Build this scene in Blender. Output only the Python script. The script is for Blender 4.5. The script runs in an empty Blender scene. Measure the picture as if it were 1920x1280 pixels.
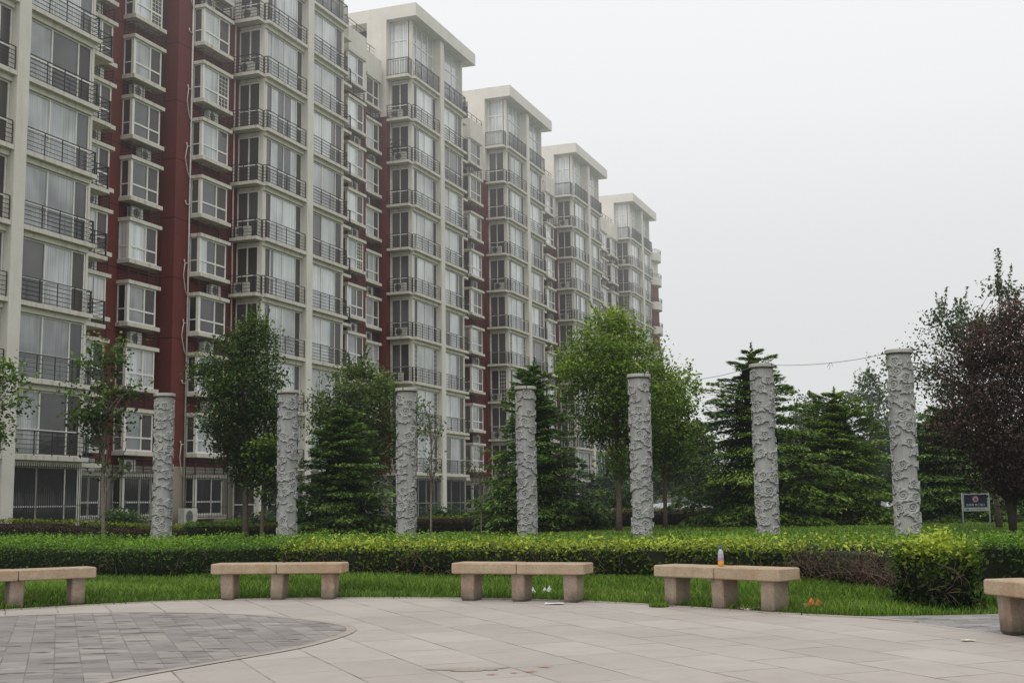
import bpy, math, random
import numpy as np
from mathutils import Vector, Matrix

random.seed(11)
RNG = np.random.default_rng(7)
scene = bpy.context.scene
COL = scene.collection
R = math.radians

# ------------------------------------------------------------------ objects
def link(o, parent=None):
    COL.objects.link(o)
    if parent is not None:
        o.parent = parent
    return o

def tag(o, label=None, cat=None, group=None, kind=None):
    if label: o['label'] = label
    if cat: o['category'] = cat
    if group: o['group'] = group
    if kind: o['kind'] = kind
    return o

def empty(name, loc=(0, 0, 0), rz=0.0):
    o = bpy.data.objects.new(name, None)
    o.empty_display_size = 0.2
    o.location = loc
    o.rotation_euler = (0, 0, rz)
    return link(o)

def inst(name, mesh, parent=None, loc=(0, 0, 0), rz=0.0):
    o = bpy.data.objects.new(name, mesh)
    o.location = loc
    o.rotation_euler = (0, 0, rz)
    return link(o, parent)

def copy_tree(o, parent=None):
    c = o.copy()
    COL.objects.link(c)
    c.parent = parent
    for ch in list(o.children):
        copy_tree(ch, c)
    return c

class MB:
    """collects simple shapes and links them as one mesh"""
    def __init__(self):
        self.v = []; self.f = []; self.m = []; self.s = []
    def poly(self, pts, m=0, smooth=False):
        n = len(self.v); self.v += [tuple(p) for p in pts]
        self.f.append(tuple(range(n, n + len(pts)))); self.m.append(m); self.s.append(smooth)
        return self
    def box(self, x0, x1, y0, y1, z0, z1, m=0, c=0.0, skip=''):
        """box; c > 0 chamfers the vertical and the top edges a little"""
        if c <= 0:
            n = len(self.v)
            self.v += [(x0,y0,z0),(x1,y0,z0),(x1,y1,z0),(x0,y1,z0),(x0,y0,z1),(x1,y0,z1),(x1,y1,z1),(x0,y1,z1)]
            for k, q in (('b',(0,3,2,1)),('t',(4,5,6,7)),('f',(0,1,5,4)),('r',(1,2,6,5)),('k',(2,3,7,6)),('l',(3,0,4,7))):
                if k in skip: continue
                self.f.append(tuple(n+i for i in q)); self.m.append(m); self.s.append(False)
            return self
        ring = lambda d, z: [(x0+d+c,y0+d,z),(x1-d-c,y0+d,z),(x1-d,y0+d+c,z),(x1-d,y1-d-c,z),(x1-d-c,y1-d,z),(x0+d+c,y1-d,z),(x0+d,y1-d-c,z),(x0+d,y0+d+c,z)]
        self.loft([ring(c,z0), ring(0,z0+c), ring(0,z1-c), ring(c,z1)], m, True, True)
        return self
    def loft(self, rings, m=0, cap0=True, cap1=True, smooth=False):
        n = len(self.v); k = len(rings[0])
        for r in rings: self.v += [tuple(p) for p in r]
        for i in range(len(rings)-1):
            for j in range(k):
                a = n+i*k+j; b = n+i*k+(j+1)%k
                self.f.append((a,b,b+k,a+k)); self.m.append(m); self.s.append(smooth)
        if cap0: self.f.append(tuple(n+j for j in reversed(range(k)))); self.m.append(m); self.s.append(False)
        if cap1: self.f.append(tuple(n+(len(rings)-1)*k+j for j in range(k))); self.m.append(m); self.s.append(False)
        return self
    def tube(self, pts, rad, m=0, k=6, smooth=True):
        pts = [Vector(p) for p in pts]
        if not hasattr(rad, '__len__'): rad = [rad]*len(pts)
        rings = []
        for i, p in enumerate(pts):
            t = (pts[min(i+1,len(pts)-1)] - pts[max(i-1,0)]).normalized()
            a = Vector((0,0,1)) if abs(t.z) < 0.9 else Vector((1,0,0))
            u = t.cross(a).normalized(); w = t.cross(u)
            rings.append([p + (u*math.cos(2*math.pi*j/k) + w*math.sin(2*math.pi*j/k))*rad[i] for j in range(k)])
        return self.loft(rings, m, True, True, smooth)
    def lathe(self, prof, m=0, k=16, cx=0, cy=0, smooth=True):
        rings = [[(cx+r*math.cos(2*math.pi*j/k), cy+r*math.sin(2*math.pi*j/k), z) for j in range(k)] for r, z in prof]
        return self.loft(rings, m, True, True, smooth)
    def mesh(self, name, mats):
        me = bpy.data.meshes.new(name)
        me.from_pydata(self.v, [], self.f)
        for mt in mats: me.materials.append(mt)
        me.polygons.foreach_set('material_index', self.m)
        me.polygons.foreach_set('use_smooth', self.s)
        me.update()
        return me
    def build(self, name, mats, parent=None, loc=(0,0,0), rz=0.0):
        return inst(name, self.mesh(name, mats if isinstance(mats,(list,tuple)) else [mats]), parent, loc, rz)

# ------------------------------------------------------------------ materials
def nmat(name):
    m = bpy.data.materials.new(name); m.use_nodes = True
    nt = m.node_tree
    b = nt.nodes['Principled BSDF']
    return m, nt, b

def N(nt, t, **kw):
    n = nt.nodes.new(t)
    for k, v in kw.items():
        if k.startswith('i_'):
            key = k[2:]
            n.inputs[int(key) if key.isdigit() else key.replace('_', ' ')].default_value = v
        else: setattr(n, k, v)
    return n

def ramp(nt, fac, stops):
    r = N(nt, 'ShaderNodeValToRGB')
    el = r.color_ramp.elements
    while len(el) < len(stops): el.new(0.5)
    for e, (p, c) in zip(el, stops):
        e.position = p; e.color = (c[0], c[1], c[2], 1)
    nt.links.new(fac, r.inputs[0])
    return r.outputs[0]

def mix(nt, fac, a, b, mode='MIX'):
    n = N(nt, 'ShaderNodeMix', data_type='RGBA', blend_type=mode)
    n.clamp_factor = True
    for s, x in ((n.inputs[0], fac), (n.inputs[6], a), (n.inputs[7], b)):
        if hasattr(x, 'is_linked'): nt.links.new(x, s)
        elif isinstance(x, (tuple, list)): s.default_value = (x[0], x[1], x[2], 1)
        else: s.default_value = x
    return n.outputs[2]

def mth(nt, op, a, b=None, c=None, clamp=False):
    n = N(nt, 'ShaderNodeMath', operation=op); n.use_clamp = clamp
    for i, x in enumerate((a, b, c)):
        if x is None: continue
        if hasattr(x, 'is_linked'): nt.links.new(x, n.inputs[i])
        else: n.inputs[i].default_value = x
    return n.outputs[0]

def noise(nt, vec, scale, detail=4, rough=0.6, dist=0.0):
    n = N(nt, 'ShaderNodeTexNoise'); n.inputs['Scale'].default_value = scale
    n.inputs['Detail'].default_value = detail; n.inputs['Roughness'].default_value = rough
    n.inputs['Distortion'].default_value = dist
    if vec is not None: nt.links.new(vec, n.inputs['Vector'])
    return n.outputs['Fac']

def mapping(nt, vec, scale=(1,1,1), rot=(0,0,0), loc=(0,0,0)):
    n = N(nt, 'ShaderNodeMapping')
    n.inputs['Scale'].default_value = scale; n.inputs['Rotation'].default_value = rot; n.inputs['Location'].default_value = loc
    nt.links.new(vec, n.inputs['Vector'])
    return n.outputs[0]

def pos(nt): return N(nt, 'ShaderNodeNewGeometry').outputs['Position']
def objco(nt): return N(nt, 'ShaderNodeTexCoord').outputs['Object']

def bump(nt, b, h, strength=0.3, dist=0.02):
    n = N(nt, 'ShaderNodeBump'); n.inputs['Strength'].default_value = strength; n.inputs['Distance'].default_value = dist
    nt.links.new(h, n.inputs['Height']); nt.links.new(n.outputs[0], b.inputs['Normal'])

def simple(name, col, rough=0.6, var=0.15, scale=6, metal=0.0, spec=0.3):
    m, nt, b = nmat(name)
    p = pos(nt)
    f = noise(nt, p, scale, 5, 0.65)
    c0 = tuple(x*(1-var) for x in col); c1 = tuple(min(1, x*(1+var)) for x in col)
    nt.links.new(ramp(nt, f, [(0.3, c0), (0.7, c1)]), b.inputs['Base Color'])
    b.inputs['Roughness'].default_value = rough; b.inputs['Metallic'].default_value = metal
    b.inputs['Specular IOR Level'].default_value = spec
    return m

def stucco(name, col, stain=(0.5,0.45,0.4), amount=0.5, joints=False, streak=0.5):
    """painted render: blotches, long rain streaks and grime, faint floor joints"""
    m, nt, b = nmat(name)
    p = pos(nt)
    blot = noise(nt, p, 0.9, 6, 0.6)
    fine = noise(nt, p, 14, 4, 0.7)
    stre = noise(nt, mapping(nt, p, (2.6, 2.6, 0.22)), 1.6, 5, 0.7)
    c = mix(nt, ramp(nt, blot, [(0.35,(0,0,0)),(0.75,(1,1,1))]), col, tuple(x*0.86 for x in col))
    c = mix(nt, mth(nt, 'MULTIPLY', ramp(nt, stre, [(0.52,(0,0,0)),(0.78,(1,1,1))]), streak), c, tuple(a*s for a, s in zip(col, stain)))
    c = mix(nt, mth(nt, 'MULTIPLY', ramp(nt, fine, [(0.35,(1,1,1)),(0.6,(0,0,0))]), 0.25*amount), c, tuple(x*0.6 for x in col))
    if joints:
        sx = N(nt, 'ShaderNodeSeparateXYZ'); nt.links.new(p, sx.inputs[0])
        q = mth(nt, 'FRACT', mth(nt, 'DIVIDE', mth(nt, 'ADD', sx.outputs[2], -0.5), 2.8))
        line = mth(nt, 'LESS_THAN', q, 0.017)
        c = mix(nt, mth(nt, 'MULTIPLY', line, 0.75), c, tuple(x*0.2 for x in col))
    nt.links.new(c, b.inputs['Base Color'])
    b.inputs['Roughness'].default_value = 0.85
    b.inputs['Specular IOR Level'].default_value = 0.2
    bump(nt, b, fine, 0.15, 0.01)
    return m

M = {}
M['cream'] = stucco('cream render', (0.745, 0.71, 0.64), (0.72,0.66,0.58), 0.5, False, 0.45)
M['red'] = stucco('red render', (0.165, 0.042, 0.037), (0.7,0.75,0.8), 0.8, True, 0.5)
M['tan'] = stucco('tan stone base', (0.37, 0.325, 0.275), (0.6,0.55,0.5), 0.8, True, 0.5)
M['slab'] = stucco('weathered slab edge', (0.71, 0.67, 0.59), (0.46,0.33,0.20), 1.1, False, 0.95)
M['white_frame'] = simple('white window frame', (0.78, 0.765, 0.72), 0.4, 0.08, 3)
M['iron'] = simple('dark iron railing', (0.030, 0.030, 0.032), 0.5, 0.3, 9)
M['core'] = simple('unlit interior', (0.02, 0.02, 0.02), 0.9, 0.2, 3)
M['ac'] = simple('air conditioner casing', (0.55, 0.54, 0.49), 0.5, 0.15, 4)
M['ac_dark'] = simple('air conditioner fan', (0.05, 0.05, 0.05), 0.6, 0.3, 30)
M['pipe'] = simple('white plastic pipe', (0.62, 0.58, 0.53), 0.5, 0.15, 3)

def glass(name, dark, light, folds=True, spec=1.0):
    """window glass seen from outside: curtains or dark room behind, sky mirrored on it and painted into the tone"""
    m, nt, b = nmat(name)
    oi = N(nt, 'ShaderNodeObjectInfo')
    p = objco(nt)
    rnd = oi.outputs['Random']
    fold = noise(nt, mapping(nt, p, (14, 14, 0.25)), 1.0, 3, 0.6)
    big = noise(nt, mapping(nt, pos(nt), (0.55, 0.55, 0.4)), 1.0, 2, 0.5)
    sz = N(nt, 'ShaderNodeSeparateXYZ'); nt.links.new(pos(nt), sz.inputs[0])
    rnd = mth(nt, 'ADD', rnd, ramp(nt, mth(nt, 'DIVIDE', sz.outputs[2], 20.0), [(0.12,(0,)*3),(0.75,(0.9,)*3)]))
    rnd = mth(nt, 'SUBTRACT', rnd, 0.32)   # dark reflections low down, sky higher up, painted into the pane tone
    t = mth(nt, 'ADD', mth(nt, 'MULTIPLY', rnd, 0.70), mth(nt, 'MULTIPLY', mth(nt, 'SUBTRACT', big, 0.5), 1.9), clamp=True)
    c = mix(nt, t, dark, light)
    if folds:
        c = mix(nt, mth(nt, 'MULTIPLY', ramp(nt, fold, [(0.35,(1,1,1)),(0.62,(0,0,0))]), 0.45), c, tuple(x*0.5 for x in dark))
    nt.links.new(c, b.inputs['Base Color'])
    b.inputs['Roughness'].default_value = 0.5
    b.inputs['Specular IOR Level'].default_value = 0.4
    b.inputs['Coat Weight'].default_value = spec
    b.inputs['Coat Roughness'].default_value = 0.03
    b.inputs['Coat IOR'].default_value = 1.7
    return m

M['glass_light'] = glass('glass with pale curtains', (0.17,0.185,0.19), (0.78,0.815,0.82))
M['glass_attic'] = glass('attic glass full of sky', (0.26,0.28,0.295), (0.46,0.48,0.49), False)
M['glass_dark'] = glass('glass before dark room', (0.018,0.019,0.02), (0.10,0.10,0.10), False, 0.7)
M['screen'] = glass('insect screen', (0.035,0.028,0.026), (0.085,0.075,0.07), False, 0.15)
M['glass_ground'] = glass('ground floor glass', (0.012,0.016,0.017), (0.05,0.055,0.055), True, 0.5)

def stone(name, c0, c1, rust, rust_amt, scale=5, foot=False):
    m, nt, b = nmat(name)
    p = pos(nt)
    a = noise(nt, p, scale, 8, 0.7); f = noise(nt, p, scale*14, 4, 0.75); r = noise(nt, mapping(nt, p, (2,2,1.2)), 1.5, 6, 0.65, 0.6)
    c = ramp(nt, a, [(0.3, c0), (0.7, c1)])
    c = mix(nt, mth(nt, 'MULTIPLY', ramp(nt, r, [(0.5,(0,0,0)),(0.72,(1,1,1))]), rust_amt), c, rust)
    c = mix(nt, mth(nt, 'MULTIPLY', ramp(nt, f, [(0.38,(1,1,1)),(0.55,(0,0,0))]), 0.4), c, tuple(x*0.55 for x in c0))
    if foot:                                                   # contact shade at the foot painted into the stone colour, mottled
        sz = N(nt, 'ShaderNodeSeparateXYZ'); nt.links.new(p, sz.inputs[0])
        gf = mth(nt, 'MULTIPLY', ramp(nt, sz.outputs[2], [(0.0,(1,)*3),(0.16,(0.0,)*3)]), ramp(nt, r, [(0.3,(0.35,)*3),(0.6,(1,)*3)]))
        c = mix(nt, gf, c, (0.075,0.068,0.05))
    nt.links.new(c, b.inputs['Base Color']); b.inputs['Roughness'].default_value = 0.8
    b.inputs['Specular IOR Level'].default_value = 0.25
    bump(nt, b, f, 0.35, 0.01)
    return m

M['bench_top'] = stone('tan granite seat', (0.33,0.25,0.17), (0.50,0.39,0.275), (0.36,0.20,0.10), 0.8, 4)
M['bench_leg'] = stone('pinkish granite leg', (0.26,0.20,0.155), (0.41,0.325,0.255), (0.19,0.105,0.065), 0.85, 3, True)

def leafmat(name, dark, mid, light, trans=0.3):
    m, nt, b = nmat(name)
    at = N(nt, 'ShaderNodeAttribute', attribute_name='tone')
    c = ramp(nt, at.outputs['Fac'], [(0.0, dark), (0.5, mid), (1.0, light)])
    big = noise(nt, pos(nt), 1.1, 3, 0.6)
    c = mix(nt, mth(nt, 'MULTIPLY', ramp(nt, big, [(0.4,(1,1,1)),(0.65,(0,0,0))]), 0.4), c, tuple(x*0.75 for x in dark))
    nt.links.new(c, b.inputs['Base Color']); b.inputs['Roughness'].default_value = 0.55
    b.inputs['Specular IOR Level'].default_value = 0.25
    tr = N(nt, 'ShaderNodeBsdfTranslucent'); nt.links.new(c, tr.inputs['Color'])
    ms = N(nt, 'ShaderNodeMixShader'); ms.inputs[0].default_value = trans
    nt.links.new(b.outputs[0], ms.inputs[1]); nt.links.new(tr.outputs[0], ms.inputs[2])
    nt.links.new(ms.outputs[0], nt.nodes['Material Output'].inputs['Surface'])
    return m

M['leaf_maple'] = leafmat('dark maple leaves', (0.012,0.028,0.004), (0.085,0.155,0.022), (0.27,0.39,0.06))
M['leaf_bright'] = leafmat('bright maple leaves', (0.018,0.042,0.003), (0.17,0.29,0.026), (0.46,0.58,0.07))
M['leaf_olive'] = leafmat('olive tree leaves', (0.018,0.038,0.007), (0.12,0.185,0.04), (0.30,0.38,0.09))
M['leaf_plum'] = leafmat('purple plum leaves', (0.014,0.009,0.008), (0.068,0.040,0.033), (0.19,0.095,0.065), 0.2)
M['leaf_airy'] = leafmat('airy green leaves', (0.03,0.05,0.024), (0.10,0.15,0.065), (0.20,0.27,0.12))
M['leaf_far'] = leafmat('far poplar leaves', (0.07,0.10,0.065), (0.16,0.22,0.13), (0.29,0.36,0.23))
M['needle_dark'] = leafmat('dark spruce needles', (0.006,0.020,0.003), (0.088,0.175,0.034), (0.31,0.46,0.10), 0.2)
M['needle_green'] = leafmat('green cedar needles', (0.009,0.028,0.003), (0.105,0.205,0.028), (0.35,0.48,0.08), 0.2)
M['box_hedge'] = leafmat('box hedge leaves', (0.008,0.026,0.002), (0.085,0.19,0.014), (0.28,0.48,0.045))
M['gold_hedge'] = leafmat('golden privet leaves', (0.012,0.030,0.003), (0.16,0.24,0.016), (0.62,0.72,0.085))
M['purple_hedge'] = leafmat('purple barberry leaves', (0.012,0.008,0.009), (0.055,0.030,0.028), (0.12,0.065,0.055))
M['strip_hedge'] = leafmat('yellow green strip leaves', (0.03,0.05,0.006), (0.15,0.20,0.02), (0.36,0.42,0.05))
M['shrub'] = leafmat('shrub leaves', (0.012,0.03,0.008), (0.065,0.125,0.038), (0.15,0.24,0.08))
M['blade'] = leafmat('grass blades', (0.05,0.075,0.010), (0.125,0.25,0.022), (0.33,0.48,0.085), 0.35)
M['twig'] = simple('dry brown twigs', (0.145,0.10,0.072), 0.9, 0.4, 12)
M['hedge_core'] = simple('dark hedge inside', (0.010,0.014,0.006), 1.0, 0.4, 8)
M['bark'] = simple('grey brown bark', (0.11,0.085,0.065), 0.9, 0.35, 14)
M['bark_pale'] = simple('pale grey bark', (0.17,0.145,0.12), 0.9, 0.3, 14)
M['bark_dark'] = simple('dark bark', (0.045,0.035,0.03), 0.9, 0.35, 14)
# ------------------------------------------------------------------ camera
CAMZ, FPX, PITCH, ROLL = 1.2, 2324.0, 0.1303, 0.0137
cam = bpy.data.cameras.new('camera'); cam.sensor_width = 36; cam.lens = FPX/1920*36
cam.clip_start = 0.1; cam.clip_end = 5000
camo = bpy.data.objects.new('camera', cam); link(camo)
_F = Vector((0, math.cos(PITCH), math.sin(PITCH))); _U = Vector((0, -math.sin(PITCH), math.cos(PITCH))); _X = Vector((1, 0, 0))
_r = _X*math.cos(ROLL) - _U*math.sin(ROLL); _u = _X*math.sin(ROLL) + _U*math.cos(ROLL)
camo.matrix_world = Matrix(((_r.x,_u.x,-_F.x,0),(_r.y,_u.y,-_F.y,0),(_r.z,_u.z,-_F.z,CAMZ),(0,0,0,1)))
scene.camera = camo

# ------------------------------------------------------------------ sky, sun
SUN_EL, SUN_AZ = 58.0, 205.0        # compass degrees of the hidden sun: behind the viewer, a little left
w = bpy.data.worlds.new('World'); scene.world = w; w.use_nodes = True
nt = w.node_tree; bg = nt.nodes['Background']
sky = N(nt, 'ShaderNodeTexSky', sky_type='NISHITA'); sky.sun_disc = False
sky.sun_elevation = R(SUN_EL); sky.sun_rotation = R(SUN_AZ); sky.dust_density = 5; sky.air_density = 1.5
hs = N(nt, 'ShaderNodeHueSaturation'); hs.inputs['Saturation'].default_value = 0.15; hs.inputs['Value'].default_value = 1.0
nt.links.new(sky.outputs[0], hs.inputs['Color'])
geo = N(nt, 'ShaderNodeTexCoord')
sx = N(nt, 'ShaderNodeSeparateXYZ'); nt.links.new(geo.outputs['Generated'], sx.inputs[0])
cl = noise(nt, mapping(nt, geo.outputs['Generated'], (1.2, 1.2, 3.0)), 1.5, 4, 0.5)
grad = ramp(nt, sx.outputs[2], [(0.0, (7.0,7.05,7.1)), (0.10, (8.7,8.8,8.9)), (0.30, (11.6,11.8,12.0)), (1.0, (13.6,13.7,13.8))])
cloud = mix(nt, mth(nt, 'MULTIPLY', cl, 0.08), grad, (6.8,6.9,7.1))
nt.links.new(mix(nt, 0.88, hs.outputs[0], cloud), bg.inputs['Color'])   # an overcast layer in front of the clear sky
bg.inputs['Strength'].default_value = 0.1
sl = bpy.data.lights.new('sun', 'SUN'); sl.energy = 1.4; sl.angle = R(35); sl.color = (1.0, 0.97, 0.93)
so = bpy.data.objects.new('sun', sl); link(so)
a, e = R(SUN_AZ), R(SUN_EL)
sd = Vector((math.sin(a)*math.cos(e), math.cos(a)*math.cos(e), math.sin(e)))
so.rotation_euler = sd.to_track_quat('Z', 'Y').to_euler(); so.location = (0, -5, 60)

# ------------------------------------------------------------------ plan
PHI, DF = 0.3564, 32.166
EU = np.array([math.sin(PHI), math.cos(PHI)]); EV = np.array([math.cos(PHI), -math.sin(PHI)])
PLAZA = [(-40,-12),(-40,6),(-14,9.5),(-9,13.2),(-7.2,14.6),(-6.15,15.45),(-5.4,16.0),(-4.65,16.4),(-3.9,16.6),(-3.1,16.68),(-2.3,16.64),(-1.5,16.5),
         (-0.7,16.27),(0.09,15.95),(0.88,15.48),(1.35,15.08),(1.75,14.68),(2.15,14.25),(2.5,13.86),(2.85,13.5),(3.15,13.22),(3.55,12.9),(3.9,12.4),(4.15,11.8),(4.32,11.2),(4.45,10.5),(4.5,9.6),(4.4,8.4),(9,-12)]
PATH = [(3.0,13.28),(4.06,13.16),(6,13.3),(9,13.5),(14,13.8),(40,15),(40,8),(12,8.0),(4.0,8.2)]

def seg_dist(P, poly, closed=True):
    P = np.asarray(P, float); A = np.asarray(poly, float)
    B = np.roll(A, -1, 0) if closed else A[1:]
    if not closed: A = A[:-1]
    d = np.full(len(P), 1e9)
    for a, b in zip(A, B):
        ab = b-a; t = np.clip(((P-a)@ab)/max(ab@ab, 1e-9), 0, 1)
        d = np.minimum(d, np.linalg.norm(P-(a+t[:,None]*ab), axis=1))
    return d

def inside(P, poly):
    P = np.asarray(P, float); r = np.zeros(len(P), bool); n = len(poly)
    for i in range(n):
        (x0,y0),(x1,y1) = poly[i], poly[(i+1)%n]
        if y0 == y1: continue
        c = ((y0 > P[:,1]) != (y1 > P[:,1])) & (P[:,0] < (x1-x0)*(P[:,1]-y0)/(y1-y0)+x0)
        r ^= c
    return r

def sstep(a, b, x):
    t = np.clip((np.asarray(x, float)-a)/(b-a), 0, 1); return t*t*(3-2*t)

def ground_z(P):
    P = np.asarray(P, float).reshape(-1, 2)
    ins = inside(P, PLAZA) | inside(P, PATH)
    d = np.minimum(seg_dist(P, PLAZA), seg_dist(P, PATH)); d[ins] = 0
    z = -0.035 + 0.075*sstep(0.05, 1.3, d)
    hill = 0.06 + 0.13*sstep(-3, 7, P[:,0])
    z = z + hill*sstep(22, 30, P[:,1])
    v = P@EV + DF
    z = z + (0.43-z)*sstep(7.0, 1.5, v)*(P[:,1] > 20)
    z = z + 0.03*np.sin(P[:,0]*0.7)*np.sin(P[:,1]*0.5)*sstep(1, 4, d)
    return z
def gz(x, y): return float(ground_z([(x, y)])[0])

xs = np.concatenate([[-900,-500,-250,-120,-70,-50], np.arange(-36, 36.1, 0.5), [45,60,90,140,250,500,900]])
ys = np.concatenate([[-200,-60,-20], np.arange(4, 60.1, 0.5), [65,72,80,90,105,130,170,230,320,480,800,1500]])
XX, YY = np.meshgrid(xs, ys); PP = np.stack([XX.ravel(), YY.ravel()], 1)
ZZ = ground_z(PP)
nx, ny = len(xs), len(ys)
me = bpy.data.meshes.new('ground')
fs = [(j*nx+i, j*nx+i+1, (j+1)*nx+i+1, (j+1)*nx+i) for j in range(ny-1) for i in range(nx-1)]
me.from_pydata([(float(x), float(y), float(z)) for (x, y), z in zip(PP, ZZ)], [], fs)
me.polygons.foreach_set('use_smooth', [True]*len(fs))
m, nt, b = nmat('lawn soil'); p = pos(nt)
c = ramp(nt, noise(nt, p, 0.8, 5, 0.6), [(0.3,(0.03,0.065,0.008)),(0.7,(0.07,0.14,0.016))])
c = mix(nt, ramp(nt, noise(nt, p, 9, 5, 0.7), [(0.45,(0,0,0)),(0.7,(1,1,1))]), c, (0.05,0.045,0.025))
nt.links.new(c, b.inputs['Base Color']); b.inputs['Roughness'].default_value = 1; b.inputs['Specular IOR Level'].default_value = 0.1
me.materials.append(m)
tag(inst('ground', me), kind='structure')

def sheet(name, poly, z, mat):
    mb = MB(); mb.poly([(x, y, z) for x, y in poly])
    o = mb.build(name, mat); return tag(o, kind='structure')

def brick_mat(name, rot, bw, rh, off, cols, joint, jw, streak=None, stains=True, gloss=0.6):
    m, nt, b = nmat(name); p = pos(nt)
    q = mapping(nt, p, (1,1,1), (0,0,rot))
    wob = N(nt, 'ShaderNodeTexNoise'); wob.inputs['Scale'].default_value = 1.3
    br = N(nt, 'ShaderNodeTexBrick'); br.offset = off; br.inputs['Scale'].default_value = 1.0
    br.inputs['Brick Width'].default_value = bw; br.inputs['Row Height'].default_value = rh
    br.inputs['Mortar Size'].default_value = jw; br.inputs['Mortar Smooth'].default_value = 0.3; br.inputs['Bias'].default_value = 0.0
    br.inputs['Color1'].default_value = (0,0,0,1); br.inputs['Color2'].default_value = (1,1,1,1); br.inputs['Mortar'].default_value = (0.5,0.5,0.5,1)
    nt.links.new(q, br.inputs['Vector'])
    c = ramp(nt, br.outputs['Color'], [(0.0, cols[0]), (0.5, cols[1]), (1.0, cols[2])])
    f = noise(nt, p, 60, 5, 0.75); g = noise(nt, p, 0.5, 6, 0.62); g2 = noise(nt, p, 4.0, 6, 0.7)
    c = mix(nt, mth(nt, 'MULTIPLY', ramp(nt, g, [(0.4,(0,0,0)),(0.68,(1,1,1))]), 0.42), c, tuple(x*0.72 for x in cols[0]))
    c = mix(nt, mth(nt, 'MULTIPLY', ramp(nt, g2, [(0.5,(0,0,0)),(0.75,(1,1,1))]), 0.22), c, tuple(x*0.62 for x in cols[1]))
    c = mix(nt, mth(nt, 'MULTIPLY', f, 0.22), c, tuple(x*0.5 for x in cols[1]))
    if streak:
        s = noise(nt, mapping(nt, p, (2.0, 6.5, 1), (0,0,R(-12))), 1.0, 3, 0.6)
        c = mix(nt, mth(nt, 'MULTIPLY', ramp(nt, s, [(0.57,(0,0,0)),(0.63,(1,1,1))]), 0.9), c, streak)
        s2 = noise(nt, mapping(nt, p, (1.4, 5, 1), (0,0,R(-12)), (3,7,0)), 1.0, 3, 0.6)
        c = mix(nt, mth(nt, 'MULTIPLY', ramp(nt, s2, [(0.58,(0,0,0)),(0.75,(1,1,1))]), 0.35), c, tuple(min(1,x*1.5) for x in cols[2]))
    jn = noise(nt, p, 1.7, 4, 0.6)
    c = mix(nt, mth(nt, 'MULTIPLY', br.outputs['Fac'], ramp(nt, jn, [(0.32,(0.10,)*3),(0.66,(0.95,)*3)])), c, joint)
    nt.links.new(c, b.inputs['Base Color'])
    rr = ramp(nt, g, [(0.3,(gloss,)*3),(0.7,(min(1,gloss+0.25),)*3)])
    nt.links.new(rr, b.inputs['Roughness']); b.inputs['Specular IOR Level'].default_value = 0.35
    bump(nt, b, mth(nt, 'ADD', mth(nt, 'MULTIPLY', br.outputs['Fac'], -1.0), mth(nt, 'MULTIPLY', f, 0.25)), 0.35, 0.008)
    return m

M['granite_pave'] = brick_mat('beige granite paving', R(68), 0.92, 0.583, 0.5, ((0.375,0.337,0.30),(0.41,0.37,0.33),(0.445,0.403,0.362)), (0.12,0.10,0.075), 0.010)
M['slate_pave'] = brick_mat('grey slate paving', R(70), 0.27, 0.20, 0.41, ((0.20,0.183,0.172),(0.265,0.243,0.228),(0.335,0.305,0.275)), (0.13,0.105,0.085), 0.006, (0.085,0.07,0.06))
M['path_pave'] = brick_mat('grey path paving', R(8), 0.30, 0.15, 0.5, ((0.22,0.215,0.21),(0.27,0.26,0.25),(0.33,0.315,0.30)), (0.12,0.105,0.09), 0.008, (0.10,0.09,0.08))
M['kerb'] = simple('granite border', (0.36,0.32,0.28), 0.75, 0.12, 30)
sheet('plaza_paving', PLAZA, 0.0, M['granite_pave'])
sheet('path_paving', PATH, -0.006, M['path_pave'])
# low granite kerb between paving and grass
kb = MB(); pl = PLAZA[3:23]
for (x0,y0),(x1,y1) in zip(pl[:-1], pl[1:]):
    d = Vector((x1-x0, y1-y0, 0)).normalized(); n_ = Vector((-d.y, d.x, 0))*0.06
    kb.loft([[(x0,y0,-0.03),(x0+n_.x,y0+n_.y,-0.03),(x0+n_.x,y0+n_.y,0.012),(x0,y0,0.012)],[(x1,y1,-0.03),(x1+n_.x,y1+n_.y,-0.03),(x1+n_.x,y1+n_.y,0.012),(x1,y1,0.012)]])
tag(kb.build('kerb', M['kerb']), kind='structure')

# the leaf shaped field of slate set into the granite, with its narrow border
def smooth_poly(pts, n=8):
    out = []; L = len(pts)
    for i in range(L):
        p0, p1, p2, p3 = (np.array(pts[(i+k-1) % L]) for k in range(4))
        for t in np.linspace(0, 1, n, endpoint=False):
            out.append(tuple(0.5*((2*p1)+(-p0+p2)*t+(2*p0-5*p1+4*p2-p3)*t*t+(-p0+3*p1-3*p2+p3)*t**3)))
    return out
leaf = [(-9.5,12.6),(-7.6,13.7),(-6.3,14.3),(-5.14,14.72),(-4.17,14.72),(-3.14,14.3),(-2.36,13.6),(-1.86,12.98),(-1.66,12.42),(-1.70,11.75),(-1.93,10.9),(-2.26,10.25),(-2.56,9.7),(-2.82,9.2),(-3.0,8.7),(-3.2,7.9),(-4,6.6),(-6,5.2),(-9,5.5),(-11,9)]
lp = smooth_poly(leaf)
cen = np.mean(np.array(lp), 0)
def grow(pts, d):
    out = []; n = len(pts)
    for i in range(n):
        a, c_ = np.array(pts[i-1]), np.array(pts[(i+1) % n]); t = (c_-a)/np.linalg.norm(c_-a)
        nn = np.array([t[1], -t[0]])
        if nn@(np.array(pts[i])-cen) < 0: nn = -nn
        out.append(tuple(np.array(pts[i])+nn*d))
    return out
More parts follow.
